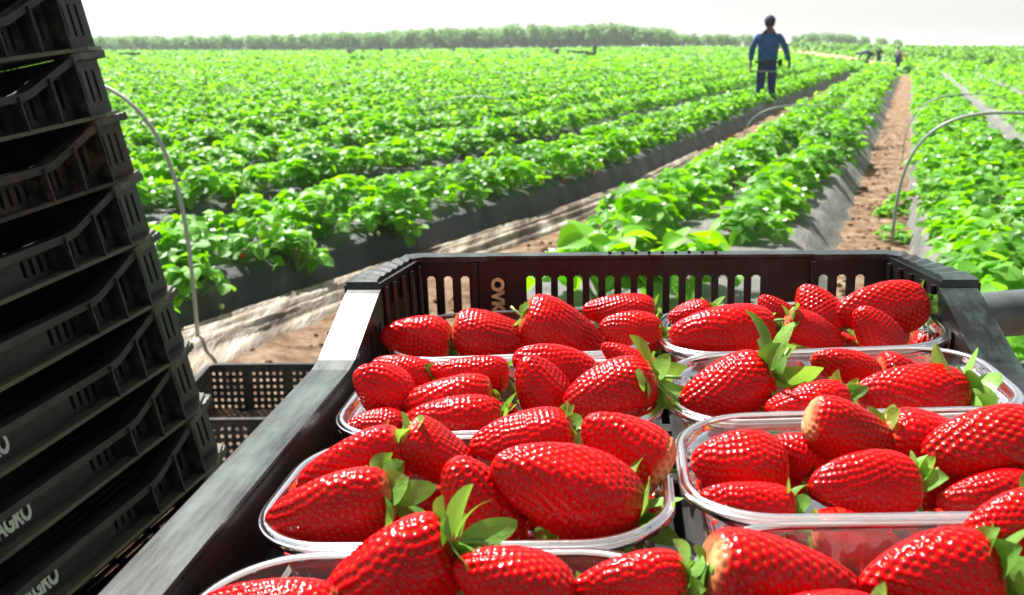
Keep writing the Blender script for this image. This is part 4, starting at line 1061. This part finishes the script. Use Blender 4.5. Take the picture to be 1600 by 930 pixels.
def picker(x, y, rz, shirt, label, stand=False, s=1.0):
    M = Matrix.Translation((x, y, float(terrain(x, y)))) @ Matrix.Rotation(rz, 4, 'Z') @ Matrix.Scale(s, 4)
    if stand:
        J = dict(p=(0,0,.95,.10), c=(0,0,1.3,(.12,.09)), n=(0,0,1.5,.06), h=(0,.02,1.64,.10), hL=(-.1,0,.88,.10), kL=(-.1,.02,.5,.07), aL=(-.1,0,.08,.05), hR=(.1,0,.88,.10), kR=(.1,.02,.5,.07), aR=(.1,0,.08,.05),
                 sL=(-.2,0,1.42,.06), eL=(-.28,.02,1.15,.05), wL=(-.22,.18,1.0,.04), sR=(.2,0,1.42,.06), eR=(.28,.02,1.15,.05), wR=(.22,.18,1.0,.04))
    else:
        J = dict(p=(0,-.28,.88,.10), c=(0,.18,.92,(.12,.09)), n=(0,.36,.86,.06), h=(0,.47,.80,.10), hL=(-.1,-.28,.80,.10), kL=(-.12,-.10,.45,.07), aL=(-.12,-.2,.08,.05), hR=(.1,-.28,.80,.10), kR=(.12,-.10,.45,.07), aR=(.12,-.2,.08,.05),
                 sL=(-.19,.24,.86,.06), eL=(-.22,.30,.60,.05), wL=(-.16,.42,.36,.04), sR=(.19,.24,.86,.06), eR=(.22,.30,.60,.05), wR=(.16,.42,.36,.04))
    E_ = [('p','c'),('c','n'),('n','h'),('p','hL'),('hL','kL'),('kL','aL'),('p','hR'),('hR','kR'),('kR','aR'),('c','sL'),('sL','eL'),('eL','wL'),('c','sR'),('sR','eR'),('eR','wR')]
    o = skin_obj('person', J, E_, 'p', M_SKIN, levels=1); o.matrix_world = M; tag(o, label, 'person')
    f = 1.18
    K = {k: (*J[k][:3], {'p':.165,'c':(.20,.15)}.get(k, .075)) for k in ('p','c','n','sL','eL','sR','eR')}
    skin_obj('shirt', K, [('p','c'),('c','n'),('c','sL'),('sL','eL'),('c','sR'),('sR','eR')], 'c', shirt, o, 1)
    K = {k: (*J[k][:3], .15 if k == 'p' else J[k][3]*1.1+.015) for k in ('p','hL','kL','aL','hR','kR','aR')}
    skin_obj('trousers', K, [('p','hL'),('hL','kL'),('kL','aL'),('p','hR'),('hR','kR'),('kR','aR')], 'p', M_TROUSER, o, 1)
    mb = MB(); h = J['h']; n = 12; vs = []
    for i in range(4):
        a = PI/2*i/3
        for k in range(n): t = 2*PI*k/n; r = .125*math.cos(a)+.002; vs.append((h[0]+r*math.cos(t), h[1]+r*math.sin(t), h[2]-.04+.14*math.sin(a)))
    mb.add(vs, [(i*n+k, i*n+(k+1) % n, (i+1)*n+(k+1) % n, (i+1)*n+k) for i in range(3) for k in range(n)]); mb.build('hat', M_CAP, o, True)
SH = lambda n, c: simple(n, c, .85)
picker(21.6, 60.5, 1.2, SH('shirt_greyblue', (.10,.16,.20)), 'bending picker in grey blue clothes at the left of the distant trio', s=1.05)
picker(23.0, 62.0, -.4, SH('shirt_black', (.01,.01,.014)), 'standing picker in black, the tallest of the distant trio', True, .72)
picker(22.8, 58.5, 2.4, SH('shirt_pale', (.42,.40,.36)), 'standing picker in pale grey clothes at the right of the distant trio', True, .72)
picker(23.0, 58.5, -1.2, SH('shirt_yellow', (.45,.42,.10)), 'stooping picker in yellowish top inside the distant trio of pickers', s=.9)
picker(-17.0, 128, .6, SH('shirt_navy', (.01,.02,.05)), 'tiny dark stooping picker far out in the field, left of centre', s=1.15)
picker(-17.6, 108, -.8, SH('shirt_grey', (.20,.20,.20)), 'tiny grey stooping picker just left of the dark one, left of centre')
picker(4.4, 100, .9, SH('shirt_white', (.70,.62,.56)), 'tiny stooping picker in white beside the long dark crates mid field')
picker(8.2, 98, -.5, SH('shirt_coal', (.012,.012,.016)), 'tiny dark bending picker mid field, left of the walking man', True, .8)
picker(5.0, 126, .5, SH('shirt_deepblue', (.01,.015,.04)), 'tiny dark picker on the far side of the mid field crates')
picker(-8.0, 135, .5, SH('shirt_slate', (.12,.15,.16)), 'tiny slate grey picker right of the dark stooping one', s=.8)
picker(88, 205, .5, SH('shirt_brown', (.12,.07,.05)), 'tiny brownish person on the right skyline, behind the tall crop', True, 1.0)
picker(98, 215, .5, SH('shirt_darkgrey', (.06,.06,.06)), 'tiny dark grey person on the far right skyline', True, .9)
for k, (x, y, n, lb) in enumerate([(6.2, 108, 5, 'row of black crates'), (-38.5, 98, 4, 'black crates'), (7.0, 92, 2, 'crates')]):
    for j in range(n):
        P_ = P_BLACK; M = Matrix.Translation((x+j*.48, y, float(terrain(x, y))+.34)) @ Matrix.Rotation(random.uniform(-.1,.1), 4, 'Z') @ Matrix.Scale(1.0, 4)
        for q in range(4):
            pass
        mb = MB(); mb.v = []; 
        w_, d_, h_ = .20, .30, .30
        mb.box((-w_,-d_,0), (w_,d_,.02)); mb.box((-w_,-d_,.02), (-w_+.02,d_,h_)); mb.box((w_-.02,-d_,.02), (w_,d_,h_)); mb.box((-w_+.02,-d_,.02), (w_-.02,-d_+.02,h_)); mb.box((-w_+.02,d_-.02,.02), (w_-.02,d_,h_)); mb.box((-w_-.02,-d_-.02,h_), (w_+.02,-d_,h_+.02)); mb.box((-w_-.02,d_,h_), (w_+.02,d_+.02,h_+.02))
        o = mb.build('picking_crate', M_STACK); o.matrix_world = M; tag(o, ['tiny black crate in the long dark row mid field, right of centre','tiny black crate out in the field just right of the crate stack','tiny dark crate mid field between the picker in white and the man'][k], 'crate', ['distant crates mid field','distant crates near the stack','distant crates left of the man'][k])

# thin air haze over the whole field
mb = MB(); mb.box((-1600,-60,-4), (1600,3100,9)); hz = new_mat('haze_air'); hm, hnt, hout = hz
pv = hnt.nodes.new('ShaderNodeVolumePrincipled'); pv.inputs['Color'].default_value = (.93,.97,1,1); pv.inputs['Density'].default_value = .0007; pv.inputs['Anisotropy'].default_value = .2
hnt.links.new(pv.outputs[0], hout.inputs['Volume']); o = mb.build('haze', hm); tag(o, 'thin pale air haze over the far field', 'haze', kind='stuff')

# ------------------------------------------------------------------ light, sky, camera
w = bpy.data.worlds.new('World'); sc.world = w; w.use_nodes = True; nt = w.node_tree; nt.nodes.clear()
out = nt.nodes.new('ShaderNodeOutputWorld'); bg = nt.nodes.new('ShaderNodeBackground'); sky = nt.nodes.new('ShaderNodeTexSky')
sky.sky_type = 'NISHITA'; sky.sun_disc = False
SD = Vector((-.33,.50,.80)).normalized()          # direction towards the sun
el = math.asin(SD.z); az = math.atan2(SD.x, SD.y)
sky.sun_elevation = el; sky.sun_rotation = az; sky.air_density = 1.0; sky.dust_density = .6; sky.ozone_density = 1.0; sky.altitude = 50
hs = nt.nodes.new('ShaderNodeHueSaturation'); hs.inputs['Saturation'].default_value = .22; nt.links.new(sky.outputs[0], hs.inputs['Color']); nt.links.new(hs.outputs[0], bg.inputs[0]); bg.inputs[1].default_value = .053; nt.links.new(bg.outputs[0], out.inputs[0])
ld = bpy.data.lights.new('sun', 'SUN'); ld.energy = 5; ld.angle = math.radians(.6); ld.color = (1,.965,.90)
lo = bpy.data.objects.new('sun', ld); COL.objects.link(lo); lo.rotation_euler = SD.to_track_quat('Z', 'Y').to_euler()
cd = bpy.data.cameras.new('camera'); cam = bpy.data.objects.new('camera', cd); COL.objects.link(cam)
cd.sensor_width = 36; cd.lens = 36*1500/1600; cd.clip_start = .02; cd.clip_end = 6000
sc.cycles.volume_bounces = 0
cam.location = (0,0,1.3); cam.rotation_euler = (PI/2 - th, 0, 0)
cd.dof.use_dof = True; cd.dof.focus_distance = .60; cd.dof.aperture_fstop = 20
sc.camera = cam
sc.view_settings.view_transform = 'Standard'; sc.view_settings.look = 'None'; sc.view_settings.gamma = 1; sc.view_settings.exposure = 1.32
sc.cycles.transparent_max_bounces = 24; sc.cycles.max_bounces = 8; sc.cycles.transmission_bounces = 6; sc.cycles.diffuse_bounces = 3; sc.cycles.glossy_bounces = 3
sc.cycles.use_denoising = True
